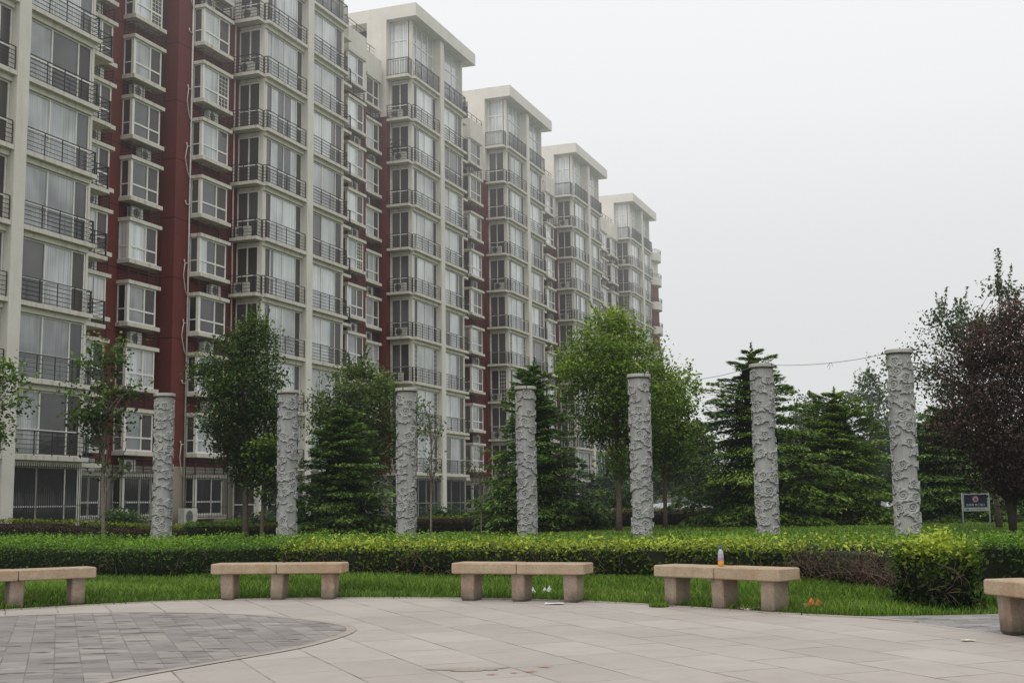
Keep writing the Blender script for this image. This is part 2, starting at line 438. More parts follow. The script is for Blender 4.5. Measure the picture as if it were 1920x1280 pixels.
def ring_sheet(name, pts, d0, d1, z, mat):
    a, c_ = grow(pts, d0), grow(pts, d1); mb = MB(); n = len(pts)
    for i in range(n):
        j = (i+1) % n
        q = [a[i], a[j], c_[j], c_[i]]
        s = sum(q[k][0]*q[(k+1)%4][1]-q[(k+1)%4][0]*q[k][1] for k in range(4))
        mb.poly([(x, y, z) for x, y in (q if s > 0 else q[::-1])])
    return tag(mb.build(name, mat), kind='structure')
M['joint'] = simple('dirty paving joint', (0.29,0.255,0.22), 0.9, 0.4, 9)
M['border'] = stone('granite border strip', (0.335,0.295,0.258), (0.40,0.355,0.312), (0.22,0.19,0.155), 0.5, 3)
sheet('slate_paving', lp if sum(lp[k][0]*lp[(k+1)%len(lp)][1]-lp[(k+1)%len(lp)][0]*lp[k][1] for k in range(len(lp))) > 0 else lp[::-1], 0.004, M['slate_pave'])
ring_sheet('paving_border', lp, 0.0, 0.09, 0.006, M['border'])
ring_sheet('paving_joint', lp, 0.09, 0.095, 0.006, M['joint'])
# ------------------------------------------------------------------ foliage helpers
def norm(a): return a/np.maximum(np.linalg.norm(a, axis=-1, keepdims=True), 1e-9)

class Leaves:
    """collects diamond shaped leaves (centre, half axes) with a tone each"""
    def __init__(self): self.C=[]; self.A=[]; self.B=[]; self.T=[]
    def add(self, C, A, B, T):
        self.C.append(np.asarray(C, np.float32)); self.A.append(np.asarray(A, np.float32)); self.B.append(np.asarray(B, np.float32)); self.T.append(np.asarray(T, np.float32))
    def scatter(self, C, size, T, up=0.6, aspect=0.55, jit=0.35, dirs=None, dw=0.0):
        n = len(C)
        nrm = norm(RNG.normal(size=(n,3))+np.array([0,0,up*1.6]))
        a = RNG.normal(size=(n,3))
        if dirs is not None: a = norm(a)*(1-dw)+dirs*dw*1.5
        a = norm(a-nrm*(a*nrm).sum(1, keepdims=True)); b_ = np.cross(nrm, a)
        s = size*(1+jit*RNG.normal(size=(n,1))).clip(0.4, 1.8)
        self.add(C, a*s, b_*s*aspect, T)
    def mesh(self, name, mats, extra=None):
        C, A, B, T = (np.concatenate(x) for x in (self.C, self.A, self.B, self.T))
        n = len(C)
        V = np.empty((n, 4, 3), np.float32)
        V[:,0] = C-A; V[:,1] = C+B-0.15*A; V[:,2] = C+A; V[:,3] = C-B-0.15*A
        V = V.reshape(-1, 3); nv = len(V)
        ev, ef, em = ([], [], []) if extra is None else (extra.v, extra.f, extra.m)
        me = bpy.data.meshes.new(name)
        me.vertices.add(nv+len(ev)); allv = np.concatenate([V, np.array(ev, np.float32).reshape(-1,3)]) if ev else V
        me.vertices.foreach_set('co', allv.ravel())
        tot = [len(f) for f in ef]
        loops = np.concatenate([np.arange(nv, dtype=np.int32)] + [np.array(f, np.int32)+nv for f in ef]) if ef else np.arange(nv, dtype=np.int32)
        ltot = np.concatenate([np.full(n, 4, np.int32), np.array(tot, np.int32)]) if ef else np.full(n, 4, np.int32)
        lst = np.concatenate([[0], np.cumsum(ltot)[:-1]]).astype(np.int32)
        me.loops.add(len(loops)); me.loops.foreach_set('vertex_index', loops)
        me.polygons.add(len(ltot)); me.polygons.foreach_set('loop_start', lst)
        mi = np.zeros(len(ltot), np.int32)
        if ef: mi[n:] = np.array(em, np.int32)
        for mt in mats: me.materials.append(mt)
        me.polygons.foreach_set('material_index', mi)
        at = me.attributes.new('tone', 'FLOAT', 'FACE')
        at.data.foreach_set('value', np.concatenate([np.clip(T,0,1), np.full(len(ef), 0.3)]).astype(np.float32))
        me.update(calc_edges=True); me.validate()
        return me

def lump(p, f=1.0, seed=0.0):
    x, y, z = (p[...,i]*f for i in range(3))
    return (np.sin(x*1.7+seed)*np.cos(y*2.1+1.3*seed)+np.sin(z*2.3+seed*0.7+x*0.6)*np.cos(y*1.1-z)+np.sin((x+y+z)*1.3+2*seed))/3

def deciduous(name, label, base, prof, clusters, per, leaf, leaf_mat, bark, trunk_r=0.07, trunk_top=None, spread=0.30, sparse=0.25,
              seed=1, group=None, lean=(0,0), stems=1, tone=0.5, limbs=70, flat=0.6, cat='tree', spikes=0, shoot=None):
    """prof: (height above base, radius, x offset) rows of the crown outline"""
    rs = np.random.default_rng(seed)
    root = empty(name, base); tag(root, label, cat, group)
    H = np.array([q[0] for q in prof]); RR = np.array([q[1] for q in prof]); OX = np.array([q[2] if len(q) > 2 else 0 for q in prof])
    zb, zt = H.min(), H.max()
    if trunk_top is None: trunk_top = zb+(zt-zb)*0.55
    ox0 = float(np.interp(trunk_top, H, OX))
    tb = MB()
    tips = []
    for s in range(stems):
        an = 2*math.pi*s/max(1, stems)+rs.uniform(0, 6)
        sp = 0.0 if stems == 1 else 0.55*float(np.interp(trunk_top, H, RR))
        ex = ox0+lean[0]+sp*math.cos(an); ey = lean[1]+sp*math.sin(an)
        pts = []; rad = []
        for t in np.linspace(0, 1, 9):
            b_ = t**1.5
            pts.append((ex*b_+0.04*math.sin(5*t+seed)*t, ey*b_+0.04*math.cos(4*t+seed)*t, trunk_top*t-(0.08 if t == 0 else 0)))
            rad.append(trunk_r*(1.18 if t == 0 else 1-0.72*t)*(1 if stems == 1 else 0.72))
        tb.tube(pts, rad, 0, 8); tips.append((pts, rad))
    pr = []
    k = 0
    while len(pr) < clusters and k < clusters*60:
        k += 1
        z = rs.uniform(zb, zt); r = float(np.interp(z, H, RR))
        if rs.uniform() > (r/RR.max())**1.3+0.04: continue
        an = rs.uniform(0, 2*math.pi); q = rs.uniform()**0.55
        p = np.array([math.cos(an)*r*q, math.sin(an)*r*q, z])
        rim = 1+0.30*float(lump(p*np.array([1,1,1]), 1.5/max(0.6, RR.max()), seed))*1.6
        p[:2] *= rim
        if float(lump(p, 2.6/max(0.7, RR.max()), seed+5)) < -0.55+sparse: continue
        p[0] += float(np.interp(z, H, OX)); pr.append(p)
    pr = np.array(pr)
    order = rs.permutation(len(pr))
    for i in order[:limbs]:
        p = pr[i]; pts, rad = tips[rs.integers(len(tips))]
        zs = min(trunk_top*0.97, max(zb*0.75, p[2]-rs.uniform(0.25, 0.6)*(zt-zb)*0.55))
        j = min(7, int(zs/trunk_top*8)); a_ = np.array(pts[j])+(np.array(pts[j+1])-np.array(pts[j]))*(zs/trunk_top*8-j)
        mid = a_*0.45+p*0.55+np.array([0,0,0.10*np.linalg.norm(p-a_)])
        r0 = min(rad[j]*0.55, 0.016+0.012*np.linalg.norm(p-a_))
        tb.tube([a_, a_*0.75+mid*0.25+np.array([0,0,0.02]), mid, p], [r0, r0*0.8, r0*0.5, 0.005], 0, 5)
    L = Leaves()
    c0 = np.array([0, 0, (zb+zt)/2]); ext = np.array([RR.max(), RR.max(), (zt-zb)/2])
    for p in pr:
        n = max(4, int(per*rs.uniform(0.6, 1.4)))
        o = RNG.normal(size=(n,3))*np.array([spread, spread, spread*flat])
        C = p+o
        outer = np.linalg.norm((C-c0)/ext, axis=1)
        t = tone-0.32+0.40*np.clip(outer-0.35, 0, 1)+0.17*o[:,2]/(spread*flat+1e-6)+0.26*((C[:,2]-zb)/(zt-zb)-0.4)+rs.normal()*0.07+RNG.normal(size=n)*0.09  # light on cluster tops and shade inside the crown painted into leaf tone
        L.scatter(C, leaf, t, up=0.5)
    for s in range(spikes):
        i = rs.integers(len(pr)); p = pr[np.argsort(-(pr[:,2]+rs.uniform(0,0.8,len(pr))))[s % len(pr)]]
        ln = rs.uniform(0.4, 1.0); d = norm(np.array([rs.normal()*0.25, rs.normal()*0.2, 1.0]))
        q = np.linspace(0, 1, 46)[:,None]; C = p+d*ln*q+RNG.normal(size=(46,3))*0.055*(1.15-q)
        tb.tube([p, p+d*ln*0.5, p+d*ln], [0.01, 0.007, 0.003], 0, 4)
        L.scatter(C, leaf, np.full(46, tone+0.15)+RNG.normal(size=46)*0.12)
    if shoot:                                                  # one long leading shoot above the crown
        x_, z0_, z1_ = shoot; q = np.linspace(0, 1, 150)[:,None]
        C = np.array([x_, 0, z0_])+q*np.array([0.05, 0, z1_-z0_])+RNG.normal(size=(150,3))*np.array([0.085,0.085,0.03])*(1.1-0.5*q)
        tb.tube([(x_,0,z0_-1.0),(x_,0,z0_),(x_+0.05,0,z1_)], [0.02, 0.012, 0.004], 0, 5); L.scatter(C, leaf, np.full(150, tone+0.05)+RNG.normal(size=150)*0.1)
    inst('trunk', tb.mesh('trunk', [bark]), root)
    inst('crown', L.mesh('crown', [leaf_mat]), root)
    return root

def conifer(name, label, base, H, Rb, leaf_mat, bark, pads=95, seed=1, group=None, z0=0.2, power=0.85, droop=0.30, tone=0.45, clump=0.085, per=330, ragged=0.16):
    """boughs as flat drooping pads of needle sprays, dark inside, pale at the tips"""
    rs = np.random.default_rng(seed)
    root = empty(name, base); tag(root, label, 'tree', group)
    tb = MB(); tb.tube([(0,0,-0.08),(0.02,0,H*0.3),(0.0,0.02,H*0.7),(0,0,H*0.985)], [H*0.016, H*0.013, H*0.006, 0.004], 0, 7)
    L = Leaves()
    for i in range(pads):
        u = 1-(1-(i+rs.uniform())/pads)**0.72
        u = min(0.97, u)
        an = i*2.39996+rs.uniform(-0.6, 0.6)
        prof = (1-u)**power*min(1.0, 0.72+0.9*u+0.1)
        ln = max(0.16, Rb*prof*(1+ragged*rs.normal()+0.16*math.sin(2*an+seed+u*7)-(0.30 if rs.random() < 0.22 else 0))+0.06)
        z = z0+(H*0.97-z0)*u
        d = np.array([math.cos(an), math.sin(an), 0]); sd = np.array([-d[1], d[0], 0])
        rise = 0.10+0.42*u+rs.normal()*0.05; dr = droop*(1-0.5*u)*rs.uniform(0.7, 1.3)
        n = int(per*(0.30+0.70*ln/Rb)*rs.uniform(0.8, 1.2))
        s = 0.12+0.88*rs.uniform(size=n)**0.62
        wmax = ln*0.40*np.sin(np.pi*np.clip(s,0,1)**0.85)+0.05+0.03*rs.normal(size=n)
        # sprays: needles gather on side twigs
        tw = np.round(s*9+rs.normal(size=n)*0.16)/9
        w_ = rs.uniform(-1, 1, n); s2 = np.where(rs.uniform(size=n) < 0.72, tw, s)+0.30*np.abs(w_)*wmax/ln
        dz = -np.abs(rs.normal(size=n))*0.055*(0.5+ln/Rb)
        zz = z+ln*(rise*s2-dr*s2**2)-0.16*wmax*w_**2+dz
        C = d*(ln*s2)[:,None]+sd*(w_*wmax)[:,None]; C[:,2] = zz
        C += rs.normal(size=(n,3))*0.012
        th = w_*0.75+rs.normal(size=n)*0.3
        a = d*np.cos(th)[:,None]+sd*np.sin(th)[:,None]; a[:,2] = rise-2*dr*s2+rs.normal(size=n)*0.22
        a = norm(a)
        b_ = norm(np.cross(np.array([0,0,1.0])+rs.normal(size=(n,3))*0.4, a))
        sz = (clump*rs.uniform(0.6, 1.25, size=n))[:,None]
        t = tone-0.30+0.50*s2+2.0*dz+0.16*np.abs(w_)+0.10*u+rs.normal(size=n)*0.15+rs.normal()*0.09  # pale tips, plus light from above painted into the needle tone
        L.add(C, a*sz, b_*sz*0.30, t)
        tb.tube([(0,0,z)]+[(d[0]*ln*q, d[1]*ln*q, z+ln*(rise*q-dr*q*q)-0.03) for q in (0.4, 0.75)], [0.012+0.006*ln, 0.010, 0.005], 0, 4)
    # dark needles close round the stem
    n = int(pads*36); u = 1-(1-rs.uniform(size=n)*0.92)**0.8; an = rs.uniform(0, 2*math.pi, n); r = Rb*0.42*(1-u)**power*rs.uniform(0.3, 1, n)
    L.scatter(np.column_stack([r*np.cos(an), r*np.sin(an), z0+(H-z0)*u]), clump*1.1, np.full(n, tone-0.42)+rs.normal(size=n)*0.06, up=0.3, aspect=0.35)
    q = np.linspace(0, 1, 110)[:,None]
    C = np.array([0,0,H*0.86])+q*np.array([0.03,0,H*0.14])+RNG.normal(size=(110,3))*np.array([0.085,0.085,0.03])*(1.08-q)
    L.scatter(C, clump*0.75, np.full(110, tone+0.1), up=0.2, aspect=0.32)
    inst('trunk', tb.mesh('trunk', [bark]), root)
    inst('crown', L.mesh('crown', [leaf_mat]), root)
    return root

def hedge(name, label, line, width, height, mat, dens=700, leaf=0.026, seed=1, group=None, base_tone=0.45, top_tone=0.25, core=True, bare=0.0, sticks=0, z0=None, gap=0.0, rough=0.05, forks=1, kind=None, cat='hedge'):
    """clipped hedge along a polyline (its front foot); width goes to the left hand side of the line"""
    rs = np.random.default_rng(seed)
    P = np.array(line, float); seg = np.linalg.norm(np.diff(P, axis=0), axis=1); cum = np.concatenate([[0], np.cumsum(seg)]); Ltot = cum[-1]
    def at_(s):
        x = np.interp(s, cum, P[:,0]); y = np.interp(s, cum, P[:,1])
        e = 0.25; x1 = np.interp(np.clip(s+e,0,Ltot), cum, P[:,0]); y1 = np.interp(np.clip(s+e,0,Ltot), cum, P[:,1]); x2 = np.interp(np.clip(s-e,0,Ltot), cum, P[:,0]); y2 = np.interp(np.clip(s-e,0,Ltot), cum, P[:,1])
        t = np.stack([x1-x2, y1-y2], 1); t = norm(t)
        return np.stack([x, y], 1), np.stack([-t[:,1], t[:,0]], 1)
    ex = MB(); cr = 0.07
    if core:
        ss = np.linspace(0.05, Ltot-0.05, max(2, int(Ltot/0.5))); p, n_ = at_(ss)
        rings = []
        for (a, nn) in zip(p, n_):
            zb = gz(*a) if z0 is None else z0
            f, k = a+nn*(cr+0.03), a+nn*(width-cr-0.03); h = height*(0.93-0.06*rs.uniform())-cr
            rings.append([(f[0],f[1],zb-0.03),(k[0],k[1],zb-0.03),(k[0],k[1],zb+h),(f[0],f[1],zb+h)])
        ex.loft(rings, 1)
    L = Leaves()
    def zone(n, wf, zf, tone_f, size=leaf, up=0.6):
        s = rs.uniform(0, Ltot, n); p, nn = at_(s)
        ww = wf(n); zz = zf(n)
        lumpv = lump(np.stack([p[:,0], p[:,1], zz], 1), 2.2, seed)
        C2 = p+nn*ww[:,None]+rs.normal(size=(n,2))*0.02
        zb = ground_z(C2) if z0 is None else np.full(n, z0)
        hh = zz*(1+0.06*lumpv)+rough*0.6*rs.normal(size=n)*(zz > height*0.85)
        C = np.column_stack([C2, zb+hh])
        keep = lump(C, 3.1, seed+3) > -0.9+gap
        C = C[keep]; t = tone_f(hh[keep]/height, len(C))+0.18*lumpv[keep]
        L.scatter(C, size, t, up=up)
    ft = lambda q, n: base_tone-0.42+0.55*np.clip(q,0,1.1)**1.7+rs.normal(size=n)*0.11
    tt = lambda q, n: base_tone+top_tone+rs.normal(size=n)*0.14
    nf = int(Ltot*height*dens*(1-bare)); nt_ = int(Ltot*width*dens*0.8)
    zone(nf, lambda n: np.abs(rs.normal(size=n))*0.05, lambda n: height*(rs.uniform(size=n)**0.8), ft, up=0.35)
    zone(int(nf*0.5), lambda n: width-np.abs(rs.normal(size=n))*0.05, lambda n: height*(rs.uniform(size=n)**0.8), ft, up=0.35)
    zone(nt_, lambda n: rs.uniform(size=n)*width, lambda n: height*(0.97+0.05*rs.normal(size=n)), tt, up=0.9)
    for e_ in (0, Ltot):
        n = int(width*height*dens*0.9); p, nn = at_(np.full(n, float(e_)))
        ww = rs.uniform(size=n)*width; hh = height*rs.uniform(size=n)**0.8
        C2 = p+nn*ww[:,None]+rs.normal(size=(n,2))*0.04; zb = ground_z(C2) if z0 is None else np.full(n, z0)
        L.scatter(np.column_stack([C2, zb+hh]), leaf, ft(hh/height, n), up=0.35)
    for i in range(sticks):                                    # crooked stems that fork twice
        sx_ = rs.uniform(0, Ltot); p, nn = at_(np.array([sx_])); w_ = rs.uniform(0.0, width*0.9) if core is False else rs.uniform(-0.02, min(0.22, width)); a = p[0]+nn[0]*w_
        zb = gz(*a)
        def grow_(o, d, ln, r, lev):
            pts = [o]
            for k in range(3):
                d = norm(d+rs.normal(size=3)*0.33); o = o+d*ln/3; pts.append(o.copy())
            if pts[-1][2] > zb+height*1.06: pts[-1][2] = zb+height*1.06
            ex.tube(pts, [r, r*0.85, r*0.65, r*0.4], 2, 3)
            if lev: [grow_(pts[rs.integers(1, 4)], norm(d+rs.normal(size=3)*0.75+np.array([0,0,0.25])), ln*rs.uniform(0.4, 0.75), r*0.6, lev-1) for _ in range(2)]
        grow_(np.array([a[0], a[1], zb+height*rs.uniform(0, 0.35)]), norm(np.array([rs.normal()*0.5, rs.normal()*0.5-0.15, 1.0])), height*rs.uniform(0.35, 0.65), 0.0075, forks)
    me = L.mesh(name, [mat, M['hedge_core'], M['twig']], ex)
    o = inst(name, me); return tag(o, label, None if kind else cat, group, kind)

def blades(name, region, n, hgt, seed=3, box=None, zoff=0.0, wid=0.006, tone=0.45):
    rs = np.random.default_rng(seed)
    x0, x1, y0, y1 = box
    P = np.column_stack([rs.uniform(x0, x1, n), rs.uniform(y0, y1, n)]); P = P[region(P)]
    bare = lump(np.column_stack([P, np.zeros(len(P))]), 1.25, 9.0)+0.35*rs.normal(size=len(P)); P = P[bare > -0.55]
    n = len(P); z = ground_z(P)+zoff
    cl = 0.5+0.5*lump(np.column_stack([P, np.zeros(n)]), 1.9, 2.0)
    h = hgt*(0.45+0.75*cl)*rs.uniform(0.55, 1.35, n)
    an = rs.uniform(0, 2*math.pi, n); ln = h*rs.uniform(0.15, 0.85, n); bd = rs.uniform(0, 2*math.pi, n)
    ws = wid*rs.uniform(0.7, 1.5, n)
    V = np.empty((n, 5, 3), np.float32)
    bx, by = np.cos(an)*ws, np.sin(an)*ws; dx, dy = np.cos(bd)*ln, np.sin(bd)*ln
    V[:,0] = np.column_stack([P[:,0]-bx, P[:,1]-by, z-0.01]); V[:,1] = np.column_stack([P[:,0]+bx, P[:,1]+by, z-0.01])
    V[:,2] = np.column_stack([P[:,0]+bx*0.7+dx*0.35, P[:,1]+by*0.7+dy*0.35, z+h*0.62]); V[:,3] = np.column_stack([P[:,0]-bx*0.7+dx*0.35, P[:,1]-by*0.7+dy*0.35, z+h*0.62])
    V[:,4] = np.column_stack([P[:,0]+dx, P[:,1]+dy, z+h])
    me = bpy.data.meshes.new(name); me.vertices.add(5*n); me.vertices.foreach_set('co', V.ravel())
    b_ = (np.arange(n, dtype=np.int32)*5)[:,None]
    loops = np.concatenate([b_+np.array([0,1,2,3]), b_+np.array([3,2,4])], 1).astype(np.int32).ravel()
    ltot = np.tile([4,3], n).astype(np.int32); lst = np.concatenate([[0], np.cumsum(ltot)[:-1]]).astype(np.int32)
    me.loops.add(len(loops)); me.loops.foreach_set('vertex_index', loops)
    me.polygons.add(2*n); me.polygons.foreach_set('loop_start', lst)
    at = me.attributes.new('tone', 'FLOAT', 'FACE'); pt = lump(np.column_stack([P, np.zeros(n)]), 0.9, 6.0); t = np.clip(tone+0.45*(cl-0.5)+0.25*pt+rs.normal(size=n)*0.18, 0, 1)
    at.data.foreach_set('value', np.stack([t-0.12, t+0.10], 1).clip(0,1).astype(np.float32).ravel())
    me.materials.append(M['blade']); me.update(calc_edges=True)
    return tag(inst(name, me), kind='stuff')
# ------------------------------------------------------------------ the row of apartment blocks
G0, FH, NF = 2.75, 2.8, 9          # first slab above the ground floor, storey height, storeys below the attic
XC = -4.45                          # left corner of a block, measured from the right edge of its pier
Z8, Z9 = G0+FH*8, G0+FH*9
PANE_MATS = [M['glass_light'], M['glass_dark'], M['screen'], M['glass_ground'], M['white_frame'], M['glass_attic']]

def frame_mesh(x0, x1, z0, z1, y, cuts, trans, t=0.055, d=0.07):
    """window frame in the xz plane"""
    mb = MB()
    xs_ = [x0]+[x0+(x1-x0)*c for c in cuts]+[x1]
    for i, x in enumerate(xs_):
        a = x if i == 0 else x-t if i == len(xs_)-1 else x-t/2
        mb.box(a, a+t, y, y+d, z0, z1)
    for i in range(len(xs_)-1):
        a, b_ = xs_[i]+(t if i == 0 else t/2), xs_[i+1]-(t if i == len(xs_)-2 else t/2)
        for z in [z0]+[q-t/2 for q in trans]+[z1-t]:
            mb.box(a, b_, y+0.003, y+d-0.003, z, z+t)
    return mb, xs_

def panes(x0, x1, z0, z1, y, cuts, trans, kinds, lattice=()):
    mb = MB(); xs_ = [x0]+[x0+(x1-x0)*c for c in cuts]+[x1]; zs = [z0]+list(trans)+[z1]
    for i in range(len(xs_)-1):
        tilt = 0.006*((i*7) % 3-1)
        for j in range(len(zs)-1):
            k = kinds[i] if isinstance(kinds, (list, tuple)) else kinds
            if isinstance(k, tuple):                                # curtain drawn over a part of the pane only
                xm = xs_[i]+(xs_[i+1]-xs_[i])*k[2]
                mb.poly([(xs_[i],y,zs[j]),(xm,y,zs[j]),(xm,y,zs[j+1]),(xs_[i],y,zs[j+1])], k[0]); mb.poly([(xm,y,zs[j]),(xs_[i+1],y,zs[j]),(xs_[i+1],y,zs[j+1]),(xm,y,zs[j+1])], k[1])
                continue
            mb.poly([(xs_[i],y+tilt,zs[j]),(xs_[i+1],y-tilt,zs[j]),(xs_[i+1],y-tilt,zs[j+1]),(xs_[i],y+tilt,zs[j+1])], k)
        if i in lattice:
            a, b_ = xs_[i]+0.04, xs_[i+1]-0.04
            for q in np.linspace(a, b_, 4): mb.box(q-0.012, q+0.012, y-0.02, y-0.012, z0+0.04, z1-0.04, 4)
            for q in np.linspace(z0+0.04, z1-0.04, 9): mb.box(a, b_, y-0.019, y-0.013, q-0.012, q+0.012, 4)
    return mb

def swap(mb):
    """turn a shape built in the xz plane to the yz plane"""
    mb.v = [(y, x, z) for x, y, z in mb.v]; mb.f = [tuple(reversed(f)) for f in mb.f]
    return mb
def shift(mb, dx=0, dy=0, dz=0):
    mb.v = [(x+dx, y+dy, z+dz) for x, y, z in mb.v]; return mb
def merge(a, b_):
    n = len(a.v); a.v += b_.v; a.f += [tuple(i+n for i in f) for f in b_.f]; a.m += b_.m; a.s += b_.s; return a

def rail(mb, p0, p1, h=0.9, bars=6, step=0.95, t=0.028, vertical=False, base=0.06):
    """railing between two points (axis aligned); base height z of p0"""
    (x0,y0,z), (x1,y1,_) = p0, p1
    alongx = abs(x1-x0) > abs(y1-y0)
    L_ = abs(x1-x0) if alongx else abs(y1-y0)
    def bar(a, b_, za, zb, w):
        if alongx: mb.box(min(x0,x1)+a, min(x0,x1)+b_, y0-w/2, y0+w/2, za, zb)
        else: mb.box(x0-w/2, x0+w/2, min(y0,y1)+a, min(y0,y1)+b_, za, zb)
    n = max(1, round(L_/step))
    for i in range(n+1):
        q = (L_-t)*i/n; bar(q, q+t, z, z+h, t*1.1)
    if vertical:
        bar(0, L_, z+h-0.03, z+h+0.015, t*1.6); bar(0, L_, z+base, z+base+t, t*0.9)
        k = max(2, round(L_/0.115))
        for i in range(1, k): bar(L_*i/k-0.009, L_*i/k+0.009, z+base, z+h-0.03, 0.018)
    else:
        for i in range(bars):
            zz = z+base+(h-base)*i/(bars-1); w = t*1.2 if i == bars-1 else t*0.72
            bar(0, L_, zz-w/2, zz+w/2, w)
    return mb

def mesh_of(mb, name, mats): return mb.mesh(name, mats)

# --- shared meshes (local to a block, floor level at z = 0)
WT = FH-0.38
CL, CR = [0.15, 0.48, 0.83], [0.40, 0.80]
fr, _ = frame_mesh(XC+0.27, -0.63, 0.012, WT-0.012, 0.31, CL, [0.95]); ME_WL = fr.mesh('window', [M['white_frame']])
fr, _ = frame_mesh(0.03, 3.77, 0.012, WT-0.012, 0.31, CR, [0.95]); ME_WR = fr.mesh('window', [M['white_frame']])
fr, _ = frame_mesh(0.50, 1.74, 0.012, WT-0.012, XC-0.03, [0.5], [0.95]); ME_WD = swap(fr).mesh('glass_door', [M['white_frame']])
ME_PL = [panes(XC+0.27, -0.63, 0.02, WT-0.02, 0.35, CL, [], k, l).mesh('pane', PANE_MATS) for k, l in (((2,0,0,2),()), ((1,0,0,2),()), ((2,0,0,1),()), ((2,0,0,2),(0,3)), ((1,(0,1,0.55),(1,0,0.6),2),()), ((0,0,0,2),()), ((2,(1,0,0.3),0,2),()), ((2,1,1,2),()), ((1,(0,1,0.4),0,1),()))]
ME_PR = [panes(0.03, 3.77, 0.02, WT-0.02, 0.35, CR, [], k, l).mesh('pane', PANE_MATS) for k, l in (((0,0,2),()), ((0,0,1),()), ((1,0,2),()), ((0,1,2),()), ((0,(0,1,0.5),0),()), ((0,0,2),(2,)), ((1,1,2),()), (((1,0,0.35),(0,1,0.7),2),()))]
ME_PD = [swap(panes(0.50, 1.74, 0.02, WT-0.02, XC+0.01, [0.5], [], k, l)).mesh('pane', PANE_MATS) for k, l in (((2,1),()), ((1,1),()), ((1,2),()), ((2,1),(0,)), ((2,2),()))]
ME_PLG = panes(XC+0.27, -0.63, 0.02, WT-0.02, 0.35, CL, [], 3).mesh('pane', PANE_MATS)
ME_PRG = panes(0.03, 3.77, 0.02, WT-0.02, 0.35, CR, [], 3).mesh('pane', PANE_MATS)

def balcony_mesh(yw, ledge_right=True):
    mb = MB()
    mb.box(XC-0.05, -0.612, 0.0, 0.30, -0.17, 0.0); mb.box(XC-0.62, XC-0.053, 0.26, 1.79, -0.16, -0.004)
    mb.box(XC+0.002, -0.615, 0.2, 0.9, -0.38, -0.172)
    mb.box(0.012, 3.95, 0.0, 0.30, -0.17, 0.0); mb.box(0.015, 3.80, 0.2, 0.9, -0.38, -0.172)
    mb.box(XC+0.004, XC+0.30, 0.902, 1.79, -0.38, -0.172)
    if ledge_right: mb.box(3.81, 5.5, 0.62, yw-0.003, -0.34, -0.18)
    return mb.mesh('balcony', [M['slab']])
def rail_left():
    mb = MB(); rail(mb, (XC+0.0, 0.055, 0), (-0.66, 0.055, 0), 0.9)
    rail(mb, (XC-0.58, 0.31, 0), (XC-0.03, 0.31, 0), 0.88, 6, 0.6)
    rail(mb, (XC-0.58, 0.35, 0), (XC-0.58, 1.77, 0), 0.88, 6, 0.62)
    rail(mb, (XC+0.0, 0.10, 0), (XC+0.0, 0.29, 0), 0.9, 6, 0.6)
    return mb.mesh('railing', [M['iron']])
def rail_right():
    mb = MB(); rail(mb, (0.05, 0.055, 0), (3.90, 0.055, 0), 0.9)
    rail(mb, (3.89, 0.10, 0), (3.89, 0.56, 0), 0.9, 6, 0.6)
    return mb.mesh('railing', [M['iron']])
def rail_ledge(yw):
    mb = MB(); rail(mb, (3.96, 0.66, -0.18), (5.46, 0.66, -0.18), 0.95)
    rail(mb, (5.46, 0.70, -0.18), (5.46, min(yw-0.02, 1.5), -0.18), 0.95, 6, 0.6)
    return mb.mesh('railing', [M['iron']])
def rail_attic():
    mb = MB(); rail(mb, (XC+0.0, 0.055, 0), (-0.66, 0.055, 0), 1.12, vertical=True)
    rail(mb, (XC-0.58, 0.31, 0), (XC-0.03, 0.31, 0), 1.1, vertical=True)
    rail(mb, (XC-0.58, 0.35, 0), (XC-0.58, 1.77, 0), 1.1, vertical=True)
    rail(mb, (0.05, 0.055, 0), (3.90, 0.055, 0), 1.12, vertical=True); rail(mb, (3.89, 0.10, 0), (3.89, 1.0, 0), 1.12, vertical=True)
    return mb.mesh('railing', [M['iron']])
ME_RL, ME_RR, ME_RA = rail_left(), rail_right(), rail_attic()

